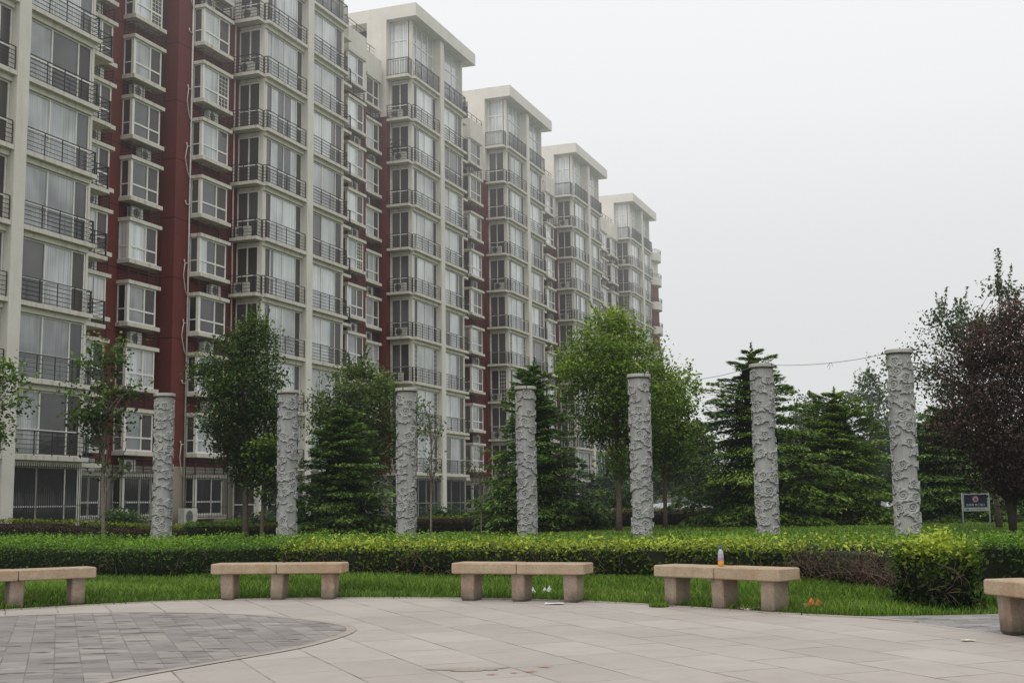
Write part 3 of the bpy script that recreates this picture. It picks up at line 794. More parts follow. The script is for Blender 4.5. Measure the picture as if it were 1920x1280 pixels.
BS, BT = 0.50, 2.20                # bay window sill and head above its floor
def bay_meshes(x0, x1, yf, yw):
    """slabs and frame, panes, guard rail of one bay window"""
    mb = MB()
    for za, zb in ((BS-0.18, BS), (BT, BT+0.16)):
        mb.box(x0-0.08, x1+0.20, yf-0.12, yw-0.003, za, zb, 0)
    fr, _ = frame_mesh(x0, x1, BS+0.002, BT-0.002, yf, [0.60], [BS+0.60], 0.075); fr.m
    fr.box(x0-0.004, x0+0.15, yf-0.012, yf+0.13, BS+0.001, BT-0.001, 1); fr.m = [1]*len(fr.m); merge(mb, fr)
    for xx in (x0, x1-0.07):
        s, _ = frame_mesh(yf+0.073, yw-0.01, BS+0.002, BT-0.002, xx, [], [BS+0.60], 0.05); s.m = [1]*len(s.m); merge(mb, swap(s))
    me = mb.mesh('bay_window', [M['slab'], M['white_frame']])
    pn = []
    for k, kk, l in (((0,2),1,()), ((0,1),2,()), ((0,0),1,()), ((0,2),0,()), ((1,2),1,()), ((0,2),2,(1,)), ((3,3),3,()), (((0,1,0.5),2),1,()), (((1,0,0.4),(0,1,0.5)),2,())):
        p_ = panes(x0, x1, BS+0.02, BT-0.02, yf+0.04, [0.60], [], k, l)
        merge(p_, swap(panes(yf+0.06, yw-0.01, BS+0.02, BT-0.02, x0+0.035, [], [], kk)))
        merge(p_, swap(panes(yf+0.06, yw-0.01, BS+0.02, BT-0.02, x1-0.035, [], [], kk)))
        pn.append(p_.mesh('pane', PANE_MATS))
    gr = MB(); z = BT+0.16
    rail(gr, (x0, yf-0.02, z), (x1+0.10, yf-0.02, z), 0.62, 5, 0.75, 0.024); rail(gr, (x0, yf+0.02, z), (x0, yw-0.02, z), 0.62, 5, 0.6, 0.024)
    rail(gr, (x1+0.10, yf+0.02, z), (x1+0.10, yw-0.02, z), 0.62, 5, 0.6, 0.024)
    gd = MB()
    for q in np.arange(x0-0.06, x1+0.2, 0.125): gd.box(q, q+0.018, yf-0.20, yf-0.182, BS-0.12, BT+0.18)
    for q in np.arange(yf-0.08, yw-0.05, 0.125): gd.box(x0-0.12, x0-0.102, q, q+0.018, BS-0.12, BT+0.18)
    for z in (BS-0.1, BS+0.35, BT+0.14): gd.box(x0-0.12, x1+0.2, yf-0.205, yf-0.175, z, z+0.02); gd.box(x0-0.125, x0-0.095, yf-0.17, yw, z, z+0.02)
    return me, pn, gr.mesh('railing', [M['iron']]), gd.mesh('window_grille', [M['iron']])

def grille_mesh(x0, x1, z0, z1):
    gd = MB()
    for q in np.arange(x0, x1, 0.118): gd.box(q, q+0.018, 0.13, 0.148, z0, z1)
    for z in (z0+0.03, z0+0.95, z1-0.12): gd.box(x0, x1, 0.125, 0.153, z, z+0.022)
    return gd.mesh('window_grille', [M['iron']])
ME_GL, ME_GR = grille_mesh(XC+0.33, -0.63, 0.02, WT+0.1), grille_mesh(0.03, 3.80, 0.02, WT+0.1)

def ac_meshes():
    mb = MB(); mb.box(-0.39, 0.39, -0.14, 0.14, 0.03, 0.58, 0, 0.012)
    mb.box(-0.32, -0.24, -0.12, 0.12, 0.0, 0.028); mb.box(0.24, 0.32, -0.12, 0.12, 0.0, 0.028)
    mb.box(0.27, 0.385, -0.143, -0.1405, 0.06, 0.55)
    f = MB(); k = 18; c0 = [(-0.09+0.215*math.cos(2*math.pi*i/k), 0.30+0.215*math.sin(2*math.pi*i/k)) for i in range(k)]
    f.poly([(x, -0.1425, z) for x, z in c0], 1)
    for r in (0.07, 0.125, 0.175, 0.212):
        for i in range(k):
            a0, a1 = 2*math.pi*i/k, 2*math.pi*(i+1)/k
            f.poly([(-0.09+rr*math.cos(a), -0.146, 0.30+rr*math.sin(a)) for a, rr in ((a0, r), (a1, r), (a1, r+0.008), (a0, r+0.008))], 0)
    return mb.mesh('air_conditioner', [M['ac']]), f.mesh('fan_grille', [M['ac'], M['ac_dark']])
ME_AC, ME_FAN = ac_meshes()
def ac(parent, loc, rz=0.0):
    o = inst('air_conditioner', ME_AC, parent, loc, rz); inst('fan_grille', ME_FAN, o); return o

_bal = {}; _bay = {}; _led = {}
def block(u, label, kind, rs):
    """kind: 'wide' (first block), 'pier' (second block, with the red pier on its left), 'mid', 'end'"""
    base = -DF*EV + u*EU
    root = empty('apartment_block', (float(base[0]), float(base[1]), 0.45), math.pi/2-PHI)
    tag(root, label, 'apartment block', 'attached apartment blocks of the long row')
    yw = 2.75 if kind == 'wide' else 1.70 if kind == 'pier' else 2.0
    if kind == 'wide': bays = [(5.64, 7.40, 2.20, 2.75), (8.84, 10.85, 2.20, 2.75)]
    elif kind == 'end': bays = []
    elif kind in ('mid', 'long'): bays = [(7.6, 9.75, 1.30, 2.0)]+([(11.4, 13.4, 1.30, 2.0)] if kind == 'long' else [])
    else: bays = [(6.0, 8.0, 1.15, 1.70), (10.0, 11.85, 2.05, 2.60)]
    if kind == 'pier': bays = bays+[(-8.25, -6.05, 1.30, 1.85)]
    # ---- walls
    mb = MB()
    TOPW = Z9+0.95
    def wall(x0, x1, y0, y1, z1=None, skip=''):
        top = TOPW if z1 is None else z1
        for za, zb, mt in ((-0.6, G0-0.10, 2), (G0-0.10, Z8+0.15, 1), (Z8+0.15, top, 0)):
            mb.box(x0, x1, y0, y1, za, zb, mt)
    roofz = Z9+3.75
    mb.box(-0.6, 0.0, -0.02, 0.62, -0.6, roofz, 0)                      # tall pier
    mb.box(XC, XC+0.255, 0.30, 0.485, -0.6, roofz, 0)                   # corner post
    mb.box(XC+0.31, 3.79, 0.95, 12, -0.6, Z9-0.05, 3)                   # dark rooms behind the glass
    mb.box(3.80, 3.94, 0.30, yw+0.3, -0.6, Z9+3.75, 0)                  # right return of the block
    if kind in ('mid', 'long'): wall(XC-0.62, XC-0.003, 1.80, 3.2, Z9+3.77)
    if kind == 'wide': wall(XC-0.62, XC-0.003, 1.80, 3.2, Z9+3.77)
    if kind == 'end': wall(XC-0.62, XC-0.003, 1.80, 3.2, Z9+3.77)
    if kind == 'pier':
        wall(-9.45, XC-0.003, 1.85, 4.2)
    wall(XC-0.001, XC+0.30, 1.75, 3.2, Z9+3.76)
    if kind == 'wide': wall(3.945, 11.62, 2.75, 3.6)
    elif kind == 'end': wall(3.945, 10.4, 1.0, 12)
    elif kind in ('mid', 'long'): wall(3.945, 12.2 if kind == 'mid' else 15.6, 2.0, 3.6)
    else: wall(3.945, 9.4, 1.70, 2.58); wall(9.401, 13.2, 2.60, 3.6)
    x1b = 11.62 if kind == 'wide' else 10.4 if kind == 'end' else 12.2 if kind == 'mid' else 15.6 if kind == 'long' else 13.2
    mb.box(3.95, x1b-0.02, 3.62, 12, -0.6, TOPW-0.1, 0)
    for (b0, b1, yf, ybw) in bays:                                      # small roof above the topmost bay
        mb.box(b0-0.08, b1+0.2, yf-0.1, ybw-0.004, Z9+BT+0.0-FH+0.16, Z9+0.90, 0)
    o = mb.build('wall', [M['cream'], M['red'], M['tan'], M['core']], root)
    if kind != 'wide' or True:
        rb = MB(); rb.box(XC-0.62, 4.95, -0.30, 7, Z9+3.77, Z9+4.58, 0); rb.box(XC-0.60, 4.93, -0.28, 6.98, Z9+4.581, Z9+4.63, 1)
        rb.box(XC+0.6, 3.79, 1.6, 6.5, Z9-0.04, Z9+3.765, 2)
        rb.build('roof', [M['cream'], M['slab'], M['core']], root)
    # ---- attic glazing
    TR = [Z9+1.25, Z9+2.5]
    for k, (x0, x1, cuts, kn) in enumerate(((XC+0.26, -0.62, [0.25,0.5,0.75], [5,5,0,5]), (0.02, 3.79, [0.33,0.67], [5,5,5]), (0.55, 1.78, [0.5], [0,0]))):
        fr, _ = frame_mesh(x0, x1, Z9+0.01, Z9+3.76, 0.50 if k < 2 else XC-0.02, cuts, TR, 0.075)
        p_ = panes(x0, x1, Z9+0.02, Z9+3.75, 0.54 if k < 2 else XC+0.02, cuts, TR, kn)
        if k == 2: swap(fr); swap(p_)
        p_.build('pane', PANE_MATS, fr.build('attic_window', M['white_frame'], root))
    # ---- storeys
    if (kind == 'end', yw) not in _bal:
        _bal[(kind == 'end', yw)] = balcony_mesh(yw, kind != 'end'); _led[yw] = rail_ledge(yw)
    for b_ in bays:
        if b_ not in _bay: _bay[b_] = bay_meshes(*b_)
    for f in range(-1, NF+1):
        z = G0+FH*f
        if f >= 0:
            bo = inst('balcony', _bal[(kind == 'end', yw)], root, (0,0,z))
            if f == NF: inst('railing', ME_RA, bo)
            else:
                inst('railing', ME_RL, bo); inst('railing', ME_RR, bo)
                if kind != 'end': inst('railing', _led[yw], bo)
        if f == NF: break
        g = f < 0
        w1 = inst('window', ME_WL, root, (0,0,z)); inst('pane', ME_PLG if g else ME_PL[rs.choice((0,0,0,1,1,2,3,4,5,6,7,8,6))], w1)
        w2 = inst('window', ME_WR, root, (0,0,z)); inst('pane', ME_PRG if g else ME_PR[rs.choice((0,0,0,0,1,2,3,4,5,6,7,7))], w2)
        if g: inst('window_grille', ME_GL, w1); inst('window_grille', ME_GR, w2)
        w3 = inst('glass_door', ME_WD, root, (0,0,z)); inst('pane', ME_PD[rs.choice((0,1,2,0,4,3))], w3)
        if not g and rs.random() < 0.72: ac(root, (XC-0.33, rs.uniform(0.85,1.25), z), -math.pi/2)
        if not g and kind != 'end' and rs.random() < 0.6: ac(root, (4.5+rs.uniform(-0.2,0.3), 1.0, z-0.18), 0)
        for b_ in bays:
            me, pn, gr, gd = _bay[b_]
            wo = inst('bay_window', me, root, (0,0,z)); inst('pane', pn[6] if g else pn[rs.choice((0,0,1,2,3,4,5,0,3,7,8,7))], wo)
            if f < NF-1: inst('railing', gr, wo)
            if g: inst('window_grille', gd, wo)
            if f < NF-1 and rs.random() < 0.72: ac(root, ((b_[0]+b_[1])/2+rs.uniform(-0.5,0.5), b_[2]+0.22, z+BT+0.16), 0)
    # ---- rain pipe, roof railing
    pb = MB()
    px, py = (XC-0.35, 1.78) if kind == 'pier' else (XC-0.12, 1.745)
    pb.tube([(px,py,-0.3),(px,py,Z9)], 0.045, 0, 6); pb.build('rain_pipe', M['pipe'], root)
    if kind == 'pier':
        pb = MB(); pb.tube([(-8.42,1.78,-0.2),(-8.42,1.78,Z9)], 0.045, 0, 6)
        for f in range(0, NF):
            z = G0+FH*f+0.9; s = 0.05*((f*5) % 3)
            pb.tube([(-8.47,1.77,z),(-8.72,1.77,z),(-8.76,1.77,z+0.16)], 0.032, 0, 5)
            if f % 3 != 1: pb.tube([(-8.72,1.75,z),(-8.82-s,1.75,z-0.6),(-8.66,1.75,z-1.25),(-8.48,1.75,z-1.55)], 0.022, 0, 5)
        pb.build('rain_pipe', M['pipe'], root)
    rr = MB(); x0r = 3.99
    if kind == 'end':
        pass
    else:
        rail(rr, (x0r, yw+0.05, TOPW), (9.3 if kind == 'pier' else x1b-0.3, yw+0.05, TOPW), 1.0, 5, 1.0)
        if kind == 'pier': rail(rr, (9.42, 2.65, TOPW), (12.9, 2.65, TOPW), 1.0, 5, 1.0)
        rr.build('roof_railing', M['iron'], root)
    if kind == 'pier':
        rr = MB(); rail(rr, (-9.4, 1.9, TOPW), (XC-0.1, 1.9, TOPW), 1.0, 5, 1.0); rr.build('roof_railing', M['iron'], root)
    if kind == 'end':                                                   # rounded solid balconies at the far end
        for f in range(0, NF+1):
            z = G0+FH*f; cb = MB(); k = 12
            ringp = [(8.5-1.4*math.cos(math.pi*i/k), 0.99-0.75*math.sin(math.pi*i/k)) for i in range(k+1)]
            po = ringp
            cb.loft([[(x, y, z-0.15) for x, y in po], [(x, y, z+0.72) for x, y in po]], 0)
            bo = cb.build('balcony', M['cream'], root)
            rl = MB()
            for (xa, ya), (xb, yb) in zip(ringp[:-1], ringp[1:]):
                for q in (0.86, 1.0, 1.14): rl.tube([(xa,ya,z+q),(xb,yb,z+q)], 0.018, 0, 4)
                rl.tube([(xa,ya,z+0.72),(xa,ya,z+1.15)], 0.018, 0, 4)
            rl.build('railing', M['iron'], bo)
    return root

rsb = random.Random(4)
US = [35.36, 56.45, 73.93, 90.95, 107.63, 127.2]
LB = [('nearest apartment block, cut off by the left edge of the photo, with deep red recess', 'wide'),
      ('second apartment block from the left, with the wide red pier and white drain pipe', 'pier'),
      ('third apartment block from the left, tallest in view, under its overhanging cream roof', 'mid'),
      ('fourth apartment block from the left, its stepped roof behind the tallest block', 'mid'),
      ('fifth apartment block from the left, pale with haze, second from the far end', 'long'),
      ('farthest apartment block of the row, with rounded solid balconies at its end', 'end')]
BLK = [block(u, l, k, rsb) for u, (l, k) in zip(US, LB)]
def bl(i, x, y, z):
    """a point of block i in world coordinates"""
    p_ = -DF*EV+(US[i]+x)*EU-y*EV
    return (float(p_[0]), float(p_[1]), 0.45+z)
# things that stand on or by the block
def pot_plant(i, x, y, z, label, s=1.0, seed=1):
    root = empty('potted_plant', bl(i, x, y, z)); tag(root, label, 'potted plant')
    mb = MB(); mb.lathe([(0.10*s,0.0),(0.15*s,0.24*s),(0.16*s,0.27*s),(0.13*s,0.265*s)], 0, 14); mb.build('pot', simple('white glazed pot', (0.5,0.48,0.44), 0.4), root)
    L = Leaves(); n = 220; rs = np.random.default_rng(seed)
    q = rs.normal(size=(n,3))*np.array([0.26,0.26,0.30])*s+np.array([0,0,0.75*s])
    L.scatter(q, 0.065*s, 0.5+0.3*q[:,2]/s-0.2+rs.normal(size=n)*0.1, up=0.3, aspect=0.4)
    ex = MB(); ex.tube([(0,0,0.2*s),(0.02,0,0.8*s)], 0.015, 1, 5)
    inst('foliage', L.mesh('foliage', [M['shrub'], M['bark']], ex), root)
pot_plant(2, XC-0.32, 1.35, G0+FH*7, 'leafy plant in a white pot on a balcony ledge of the tallest block', 1.15, 5)
for i, x, y, lab in ((0, 8.1, 1.75, 'white outdoor air conditioner on the ground beside the thin tree trunk'), (1, -8.9, 1.2, 'white outdoor air conditioner on the ground right of the leftmost carved column')):
    p_ = bl(i, x, y, 0.0); o = inst('air_conditioner', ME_AC, None, p_, math.pi/2-PHI-(0.0)); o.scale = (1.25, 1.25, 1.3)
    tag(o, lab, 'air conditioner'); inst('fan_grille', ME_FAN, o)
# ------------------------------------------------------------------ carved cloud columns
m, nt, b = nmat('grey carved stone'); p = pos(nt)
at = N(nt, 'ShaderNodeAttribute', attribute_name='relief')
a_ = noise(nt, p, 2.2, 6, 0.65); f_ = noise(nt, p, 45, 4, 0.75)
c = ramp(nt, a_, [(0.3,(0.33,0.33,0.33)),(0.7,(0.48,0.47,0.46))])
c = mix(nt, ramp(nt, at.outputs['Fac'], [(0.0,(0.10,)*3),(0.06,(0.35,)*3),(0.35,(0.95,)*3),(0.68,(0.0,)*3)]), c, (0.07,0.07,0.07))  # shade along the carved edges and hollows, painted into the stone colour
c = mix(nt, mth(nt, 'MULTIPLY', ramp(nt, f_, [(0.38,(1,1,1)),(0.55,(0,0,0))]), 0.3), c, (0.20,0.205,0.21))
sx = N(nt, 'ShaderNodeSeparateXYZ'); nt.links.new(p, sx.inputs[0])
st = noise(nt, mapping(nt, p, (7, 7, 0.5)), 1.0, 4, 0.6)
rs_ = mth(nt, 'MULTIPLY', ramp(nt, st, [(0.55,(0,0,0)),(0.70,(1,1,1))]), ramp(nt, mth(nt, 'DIVIDE', sx.outputs[2], 5.0), [(0.70,(0,0,0)),(0.97,(0.8,)*3)]))
c = mix(nt, rs_, c, (0.25,0.17,0.10))
oi = N(nt, 'ShaderNodeObjectInfo')
dr_ = noise(nt, mapping(nt, p, (9, 9, 0.35)), 1.0, 5, 0.65)
c = mix(nt, mth(nt, 'MULTIPLY', ramp(nt, dr_, [(0.45,(0,0,0)),(0.68,(1,1,1))]), 0.42), c, (0.15,0.15,0.145))
c = mix(nt, mth(nt, 'MULTIPLY', oi.outputs['Random'], 0.25), c, (0.46,0.44,0.41))
nt.links.new(c, b.inputs['Base Color']); b.inputs['Roughness'].default_value = 0.85; b.inputs['Specular IOR Level'].default_value = 0.2
bump(nt, b, f_, 0.4, 0.008)
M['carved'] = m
M['cap'] = stone('column cap stone', (0.42,0.405,0.38), (0.55,0.53,0.49), (0.22,0.12,0.07), 0.4, 4)
M['rust'] = simple('rusty band', (0.12,0.075,0.05), 0.8, 0.4, 20)

CR_, CH_ = 0.285, 4.60
def carved_mesh(seed):
    rs = np.random.default_rng(seed); nth, nz = 168, 440
    th = np.linspace(0, 2*np.pi, nth, endpoint=False); zz = np.linspace(0, CH_, nz)
    T, Z = np.meshgrid(th, zz); Hh = np.zeros_like(T)
    pts = []
    tries = 0
    while len(pts) < 60 and tries < 9000:                      # clouds spread unevenly over the shaft
        tries += 1
        t0, z0 = rs.uniform(0, 2*np.pi), rs.uniform(0.05, CH_-0.10)
        if all(((abs((t0-q[0]+np.pi) % (2*np.pi)-np.pi)*CR_)/0.31)**2+((z0-q[1])/0.195)**2 > 1 for q in pts): pts.append((t0, z0))
    for t0, z0 in pts:
        if True:
            s = rs.uniform(1.0, 1.5); fl = rs.choice((-1, 1)); ti = rs.uniform(-0.55, 0.55)
            dx = ((T-t0+np.pi) % (2*np.pi)-np.pi)*CR_; dz = Z-z0
            x = (dx*math.cos(ti)+dz*math.sin(ti))*fl/s; y = (-dx*math.sin(ti)+dz*math.cos(ti))/s*0.86
            lob = [(0,0.01,0.090),(-0.10,-0.02,0.060),(0.105,-0.015,0.066),(0.045,0.055,0.055),(-0.05,0.052,0.052),(-0.02,-0.058,0.050),(0.06,-0.056,0.046)]
            if rs.random() < 0.6: lob += [(0.15,-0.045,0.034),(0.185,-0.06,0.024)]
            if rs.random() < 0.4: lob += [(-0.145,-0.044,0.032),(-0.175,-0.065,0.022)]
            sd = np.min([np.hypot(x-a, (y-b_)*1.15)-r for a, b_, r in lob], 0)
            pl = np.clip(-sd*s/0.012, 0, 1); pl = pl*pl*(3-2*pl)
            d = np.hypot(x, (y-0.005)*1.25); an = np.arctan2(y, x)
            sp = 0.5+0.5*np.cos(2*np.pi*(d/0.046)-an)
            inner = np.clip((0.098-d)/0.02, 0, 1)
            rim = np.exp(-((sd+0.019)/0.010)**2)
            h = 0.042*pl-pl*inner*0.024*sp+0.008*pl*rim
            Hh = np.maximum(Hh, h*rs.uniform(0.85, 1.15))
    Hh += 0.002*np.sin(T*5+Z*3)*np.cos(Z*7)
    Rr = CR_+Hh
    V = np.stack([Rr*np.cos(T), Rr*np.sin(T), Z], -1).reshape(-1, 3)
    j, i = np.meshgrid(np.arange(nz-1), np.arange(nth), indexing='ij'); i2 = (i+1) % nth
    F = np.stack([j*nth+i, j*nth+i2, (j+1)*nth+i2, (j+1)*nth+i], -1).reshape(-1, 4)
    me = bpy.data.meshes.new('shaft'); me.vertices.add(len(V)); me.vertices.foreach_set('co', V.astype(np.float32).ravel())
    me.loops.add(F.size); me.loops.foreach_set('vertex_index', F.astype(np.int32).ravel())
    me.polygons.add(len(F)); me.polygons.foreach_set('loop_start', np.arange(0, F.size, 4, dtype=np.int32))
    me.polygons.foreach_set('use_smooth', np.ones(len(F), bool))
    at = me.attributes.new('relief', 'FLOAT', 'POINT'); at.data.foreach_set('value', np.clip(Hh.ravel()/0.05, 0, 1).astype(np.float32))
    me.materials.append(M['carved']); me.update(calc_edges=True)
    return me
SHAFTS = [carved_mesh(3), carved_mesh(8), carved_mesh(21)]
def cap_mesh():
    mb = MB(); mb.lathe([(0.335,0.0),(0.352,0.015),(0.352,0.088),(0.338,0.10)], 0, 40, smooth=False)
    return mb.mesh('cap', [M['cap']])
def band_mesh():
    mb = MB(); mb.lathe([(0.318,0),(0.318,0.022)], 0, 32); mb.box(-0.012,0.012,-0.36,-0.353,0.0,0.125); mb.box(-0.012,0.012,-0.362,0.0,0.124,0.128)
    return mb.mesh('band', [M['rust']])
CAPM, BANDM = cap_mesh(), band_mesh()
COLS = [(-11.43,40.58,'leftmost carved column of the seven, darkest grey, before the red pier'), (-7.28,40.05,'second carved column from the left, beside the big dark maple'),
        (-3.44,39.87,'third carved column from the left, next to the thin young sapling'), (0.41,39.88,'middle one of the seven carved columns, in front of a spruce'),
        (3.73,36.49,'fifth carved column from the left, in front of the bright maple'), (6.91,34.19,'sixth carved column, with rusty stains at its top and a wire on its cap'),
        (9.82,31.27,'rightmost and tallest carved column, beside the purple tree')]
for i, (x, y, lab) in enumerate(COLS):
    zb = gz(x, y)-0.03
    t = empty('carved_column', (x, y, zb), 0.0); tag(t, lab, 'column', 'carved cloud columns in a curved row')
    hs_ = (4.82-zb)/CH_
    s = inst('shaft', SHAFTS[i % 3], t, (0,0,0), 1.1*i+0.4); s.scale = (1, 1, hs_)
    inst('band', BANDM, t, (0,0,4.82-zb+0.001), 0.3*i-0.8); inst('cap', CAPM, t, (0,0,4.845-zb), 0.5*i)

# wire strung between the caps
def sag(p0, p1, dip, n=24):
    return [(p0[0]+(p1[0]-p0[0])*t, p0[1]+(p1[1]-p0[1])*t, p0[2]+(p1[2]-p0[2])*t-4*dip*t*(1-t)) for t in np.linspace(0, 1, n)]
M['wire'] = simple('thin grey wire', (0.16,0.16,0.16), 0.6)
for a_, b_, d_, lab, tie in ((6, 5, 0.10, 'thin wire strung between the two rightmost carved columns', True), (5, 4, 0.14, 'thin wire hanging from the sixth carved column towards the maple', False)):
    mb = MB(); pa, pb = (COLS[a_][0]-0.3, COLS[a_][1], 4.86), (COLS[b_][0]+0.3, COLS[b_][1], 4.92 if tie else 4.75)
    L_ = sag(pa, pb, d_); mb.tube(L_, 0.007, 0, 4)
    if tie:
        q = Vector(L_[11]); mb.tube([q+Vector((-0.08,0,-0.12)), q, q+Vector((0.03,0,0.02)), q+Vector((0.09,0.02,-0.10))], 0.005, 0, 4); mb.tube([q, q+Vector((0.0,0,-0.10)), q+Vector((-0.03,0,-0.17))], 0.004, 0, 4)
    tag(mb.build('wire', M['wire']), lab, 'wire')

# ------------------------------------------------------------------ stone benches
BH, BTK, BD, BL_ = 0.475, 0.138, 0.40, 1.76
def bench(cx, cy, ang, label, length=BL_):
    """cx, cy: middle of the front edge; ang: direction of the long axis"""
    t = empty('stone_bench', (cx, cy, 0.0), ang); tag(t, label, 'bench', 'stone benches around the plaza')
    h = length/2; rj = random.Random(int(cx*100))
    for a, b_ in ((-h, -0.004), (0.004, h)):
        mb = MB(); mb.box(a, b_, 0, BD, BH-BTK, BH-rj.uniform(0,0.006), 0, 0.012); mb.build('seat', M['bench_top'], t)
    for x in (-h+0.20, 0.0, h-0.20):
        w_, d_ = 0.088+rj.uniform(-0.004,0.008), 0.145; sk = rj.uniform(-0.012, 0.012)
        mb = MB(); c_ = 0.014
        def rg(z, e, s_): return [(x-w_+e+c_+s_,0.05+e,z),(x+w_-e-c_+s_,0.05+e,z),(x+w_-e+s_,0.05+e+c_,z),(x+w_-e+s_,0.05+2*d_-e-c_,z),(x+w_-e-c_+s_,0.05+2*d_-e,z),(x-w_+e+c_+s_,0.05+2*d_-e,z),(x-w_+e+s_,0.05+2*d_-e-c_,z),(x-w_+e+s_,0.05+e+c_,z)]
        mb.loft([rg(0.0,0.016,sk), rg(0.03,0.004,sk), rg(BH-BTK-0.001,0,0)], 0); mb.build('leg', M['bench_leg'], t)
    return t
bench(-6.16, 15.62, R(34), 'stone bench at the left edge, cut off by the frame', 1.9)
bench(-3.13, 16.47, R(-5), 'stone bench second from the left, beyond the grey slate paving')
bench(0.01, 15.60, R(-21.5), 'stone bench in the middle, with white scraps beside its legs')
bench(2.22, 14.12, R(-47), 'stone bench with the drink bottle standing on it')
bench(4.44, 10.55, R(-76), 'stone bench at the right edge, only its near corner and one leg in view')

# bottle on the fourth bench
def onbench(cx, cy, ang, x, y, z): return (cx+x*math.cos(ang)-y*math.sin(ang), cy+x*math.sin(ang)+y*math.cos(ang), z)
bp = onbench(2.22, 14.12, R(-47), 0.02, 0.12, BH)
t = empty('drink_bottle', bp); tag(t, 'half full bottle of orange drink with blue cap', 'bottle')
def pl(name, col, rough=0.3, trans=0.0):
    m, nt, b = nmat(name); nt.links.new(ramp(nt, noise(nt, pos(nt), 40, 3), [(0.3, tuple(x*0.85 for x in col)), (0.7, col)]), b.inputs['Base Color'])
    b.inputs['Roughness'].default_value = rough; b.inputs['Transmission Weight'].default_value = trans; return m
mb = MB(); mb.lathe([(0.030,0.0),(0.033,0.008),(0.033,0.05),(0.031,0.056)], 0, 16); mb.build('drink', pl('orange drink', (0.75,0.33,0.03)), t)
mb = MB(); mb.lathe([(0.0315,0.0565),(0.033,0.06),(0.033,0.115),(0.031,0.121)], 0, 16)
for k in range(7): mb.box(-0.02+0.006*k, -0.017+0.006*k, -0.0345, -0.0335, 0.075+0.003*(k*5 % 7), 0.082+0.003*(k*5 % 7), 1)
mb.build('bottle_label', [pl('white and purple label', (0.42,0.33,0.42)), pl('label print', (0.12,0.08,0.25))], t)
mb = MB(); mb.lathe([(0.031,0.1215),(0.033,0.125),(0.031,0.15),(0.022,0.175),(0.0135,0.187),(0.0135,0.195)], 0, 16); mb.build('bottle_neck', pl('clear plastic', (0.6,0.63,0.66), 0.12, 0.35), t)
mb = MB(); mb.lathe([(0.016,0.1955),(0.016,0.222),(0.014,0.225)], 0, 16); mb.build('cap', pl('blue plastic cap', (0.03,0.08,0.45)), t)

# scraps on the ground
def scrap(name, x, y, z, size, col, label, cat, seed, crumple=0.35, col2=None):
    rs = np.random.default_rng(seed); mb = MB(); n = 5
    g = [[(x+size*(i/(n-1)-0.5)*1.2+rs.normal()*size*0.04, y+size*(j/(n-1)-0.5)*0.8+rs.normal()*size*0.04, z+0.006+abs(rs.normal())*size*crumple) for i in range(n)] for j in range(n)]
    for j in range(n-1):
        for i in range(n-1): mb.poly([g[j][i], g[j][i+1], g[j+1][i+1], g[j+1][i]], (i+j) % 2 if col2 else 0)
    tag(mb.build(name, [pl(label[:24], col, 0.5)]+([pl(label[:20]+' b', col2, 0.5)] if col2 else [])), label, cat)
scrap('snack_wrapper', 3.28, 13.95, 0.02, 0.16, (0.75,0.13,0.03), 'orange crumpled snack wrapper in the grass right of the bottle bench', 'wrapper', 3, 0.3)
scrap('paper_scrap', 2.62, 13.98, 0.004, 0.26, (0.65,0.62,0.6), 'red and white torn packet on the paving under the bottle bench', 'packet', 4, 0.06, (0.45,0.10,0.09))
scrap('paper_scrap', 0.47, 15.18, 0.004, 0.19, (0.75,0.74,0.72), 'flat white paper on the paving before the middle bench', 'paper', 5, 0.03)
scrap('tissue', 0.20, 16.4, 0.03, 0.10, (0.75,0.74,0.72), 'white crumpled tissue in the grass behind the middle bench', 'tissue', 6, 0.5)
scrap('tissue', 0.42, 16.55, 0.03, 0.09, (0.75,0.74,0.72), 'second smaller white tissue in the grass, right of the other', 'tissue', 7, 0.5)
scrap('cigarette_packet', 3.82, 10.72, 0.004, 0.09, (0.65,0.58,0.42), 'small cream cigarette stub lying on the open paving', 'litter', 8, 0.05)
# dirt patch and red paint splash on the paving
mb = MB(); rs = np.random.default_rng(2)
k = 22; mb.poly([(-0.36+0.26*(1+0.3*rs.normal())*math.cos(2*math.pi*i/k), 9.35+0.10*(1+0.3*rs.normal())*math.sin(2*math.pi*i/k), 0.004) for i in range(k)])
tag(mb.build('ground_stain', simple('damp stain', (0.31,0.272,0.232), 0.9, 0.2, 30)), kind='structure')
mb = MB()
for (cx, cy, r) in ((0.21,9.42,0.055),(0.10,9.18,0.05),(-0.18,9.05,0.04),(-0.02,9.12,0.03)):
    k = 14; mb.poly([(cx+r*(1.5 if i % 2 else 0.4)*math.cos(2*math.pi*i/k), cy+r*(1.5 if i % 2 else 0.4)*math.sin(2*math.pi*i/k), 0.0042) for i in range(k)])
tag(mb.build('ground_paint_mark', simple('worn red paint', (0.40,0.22,0.19), 0.9, 0.25, 60)), kind='structure')

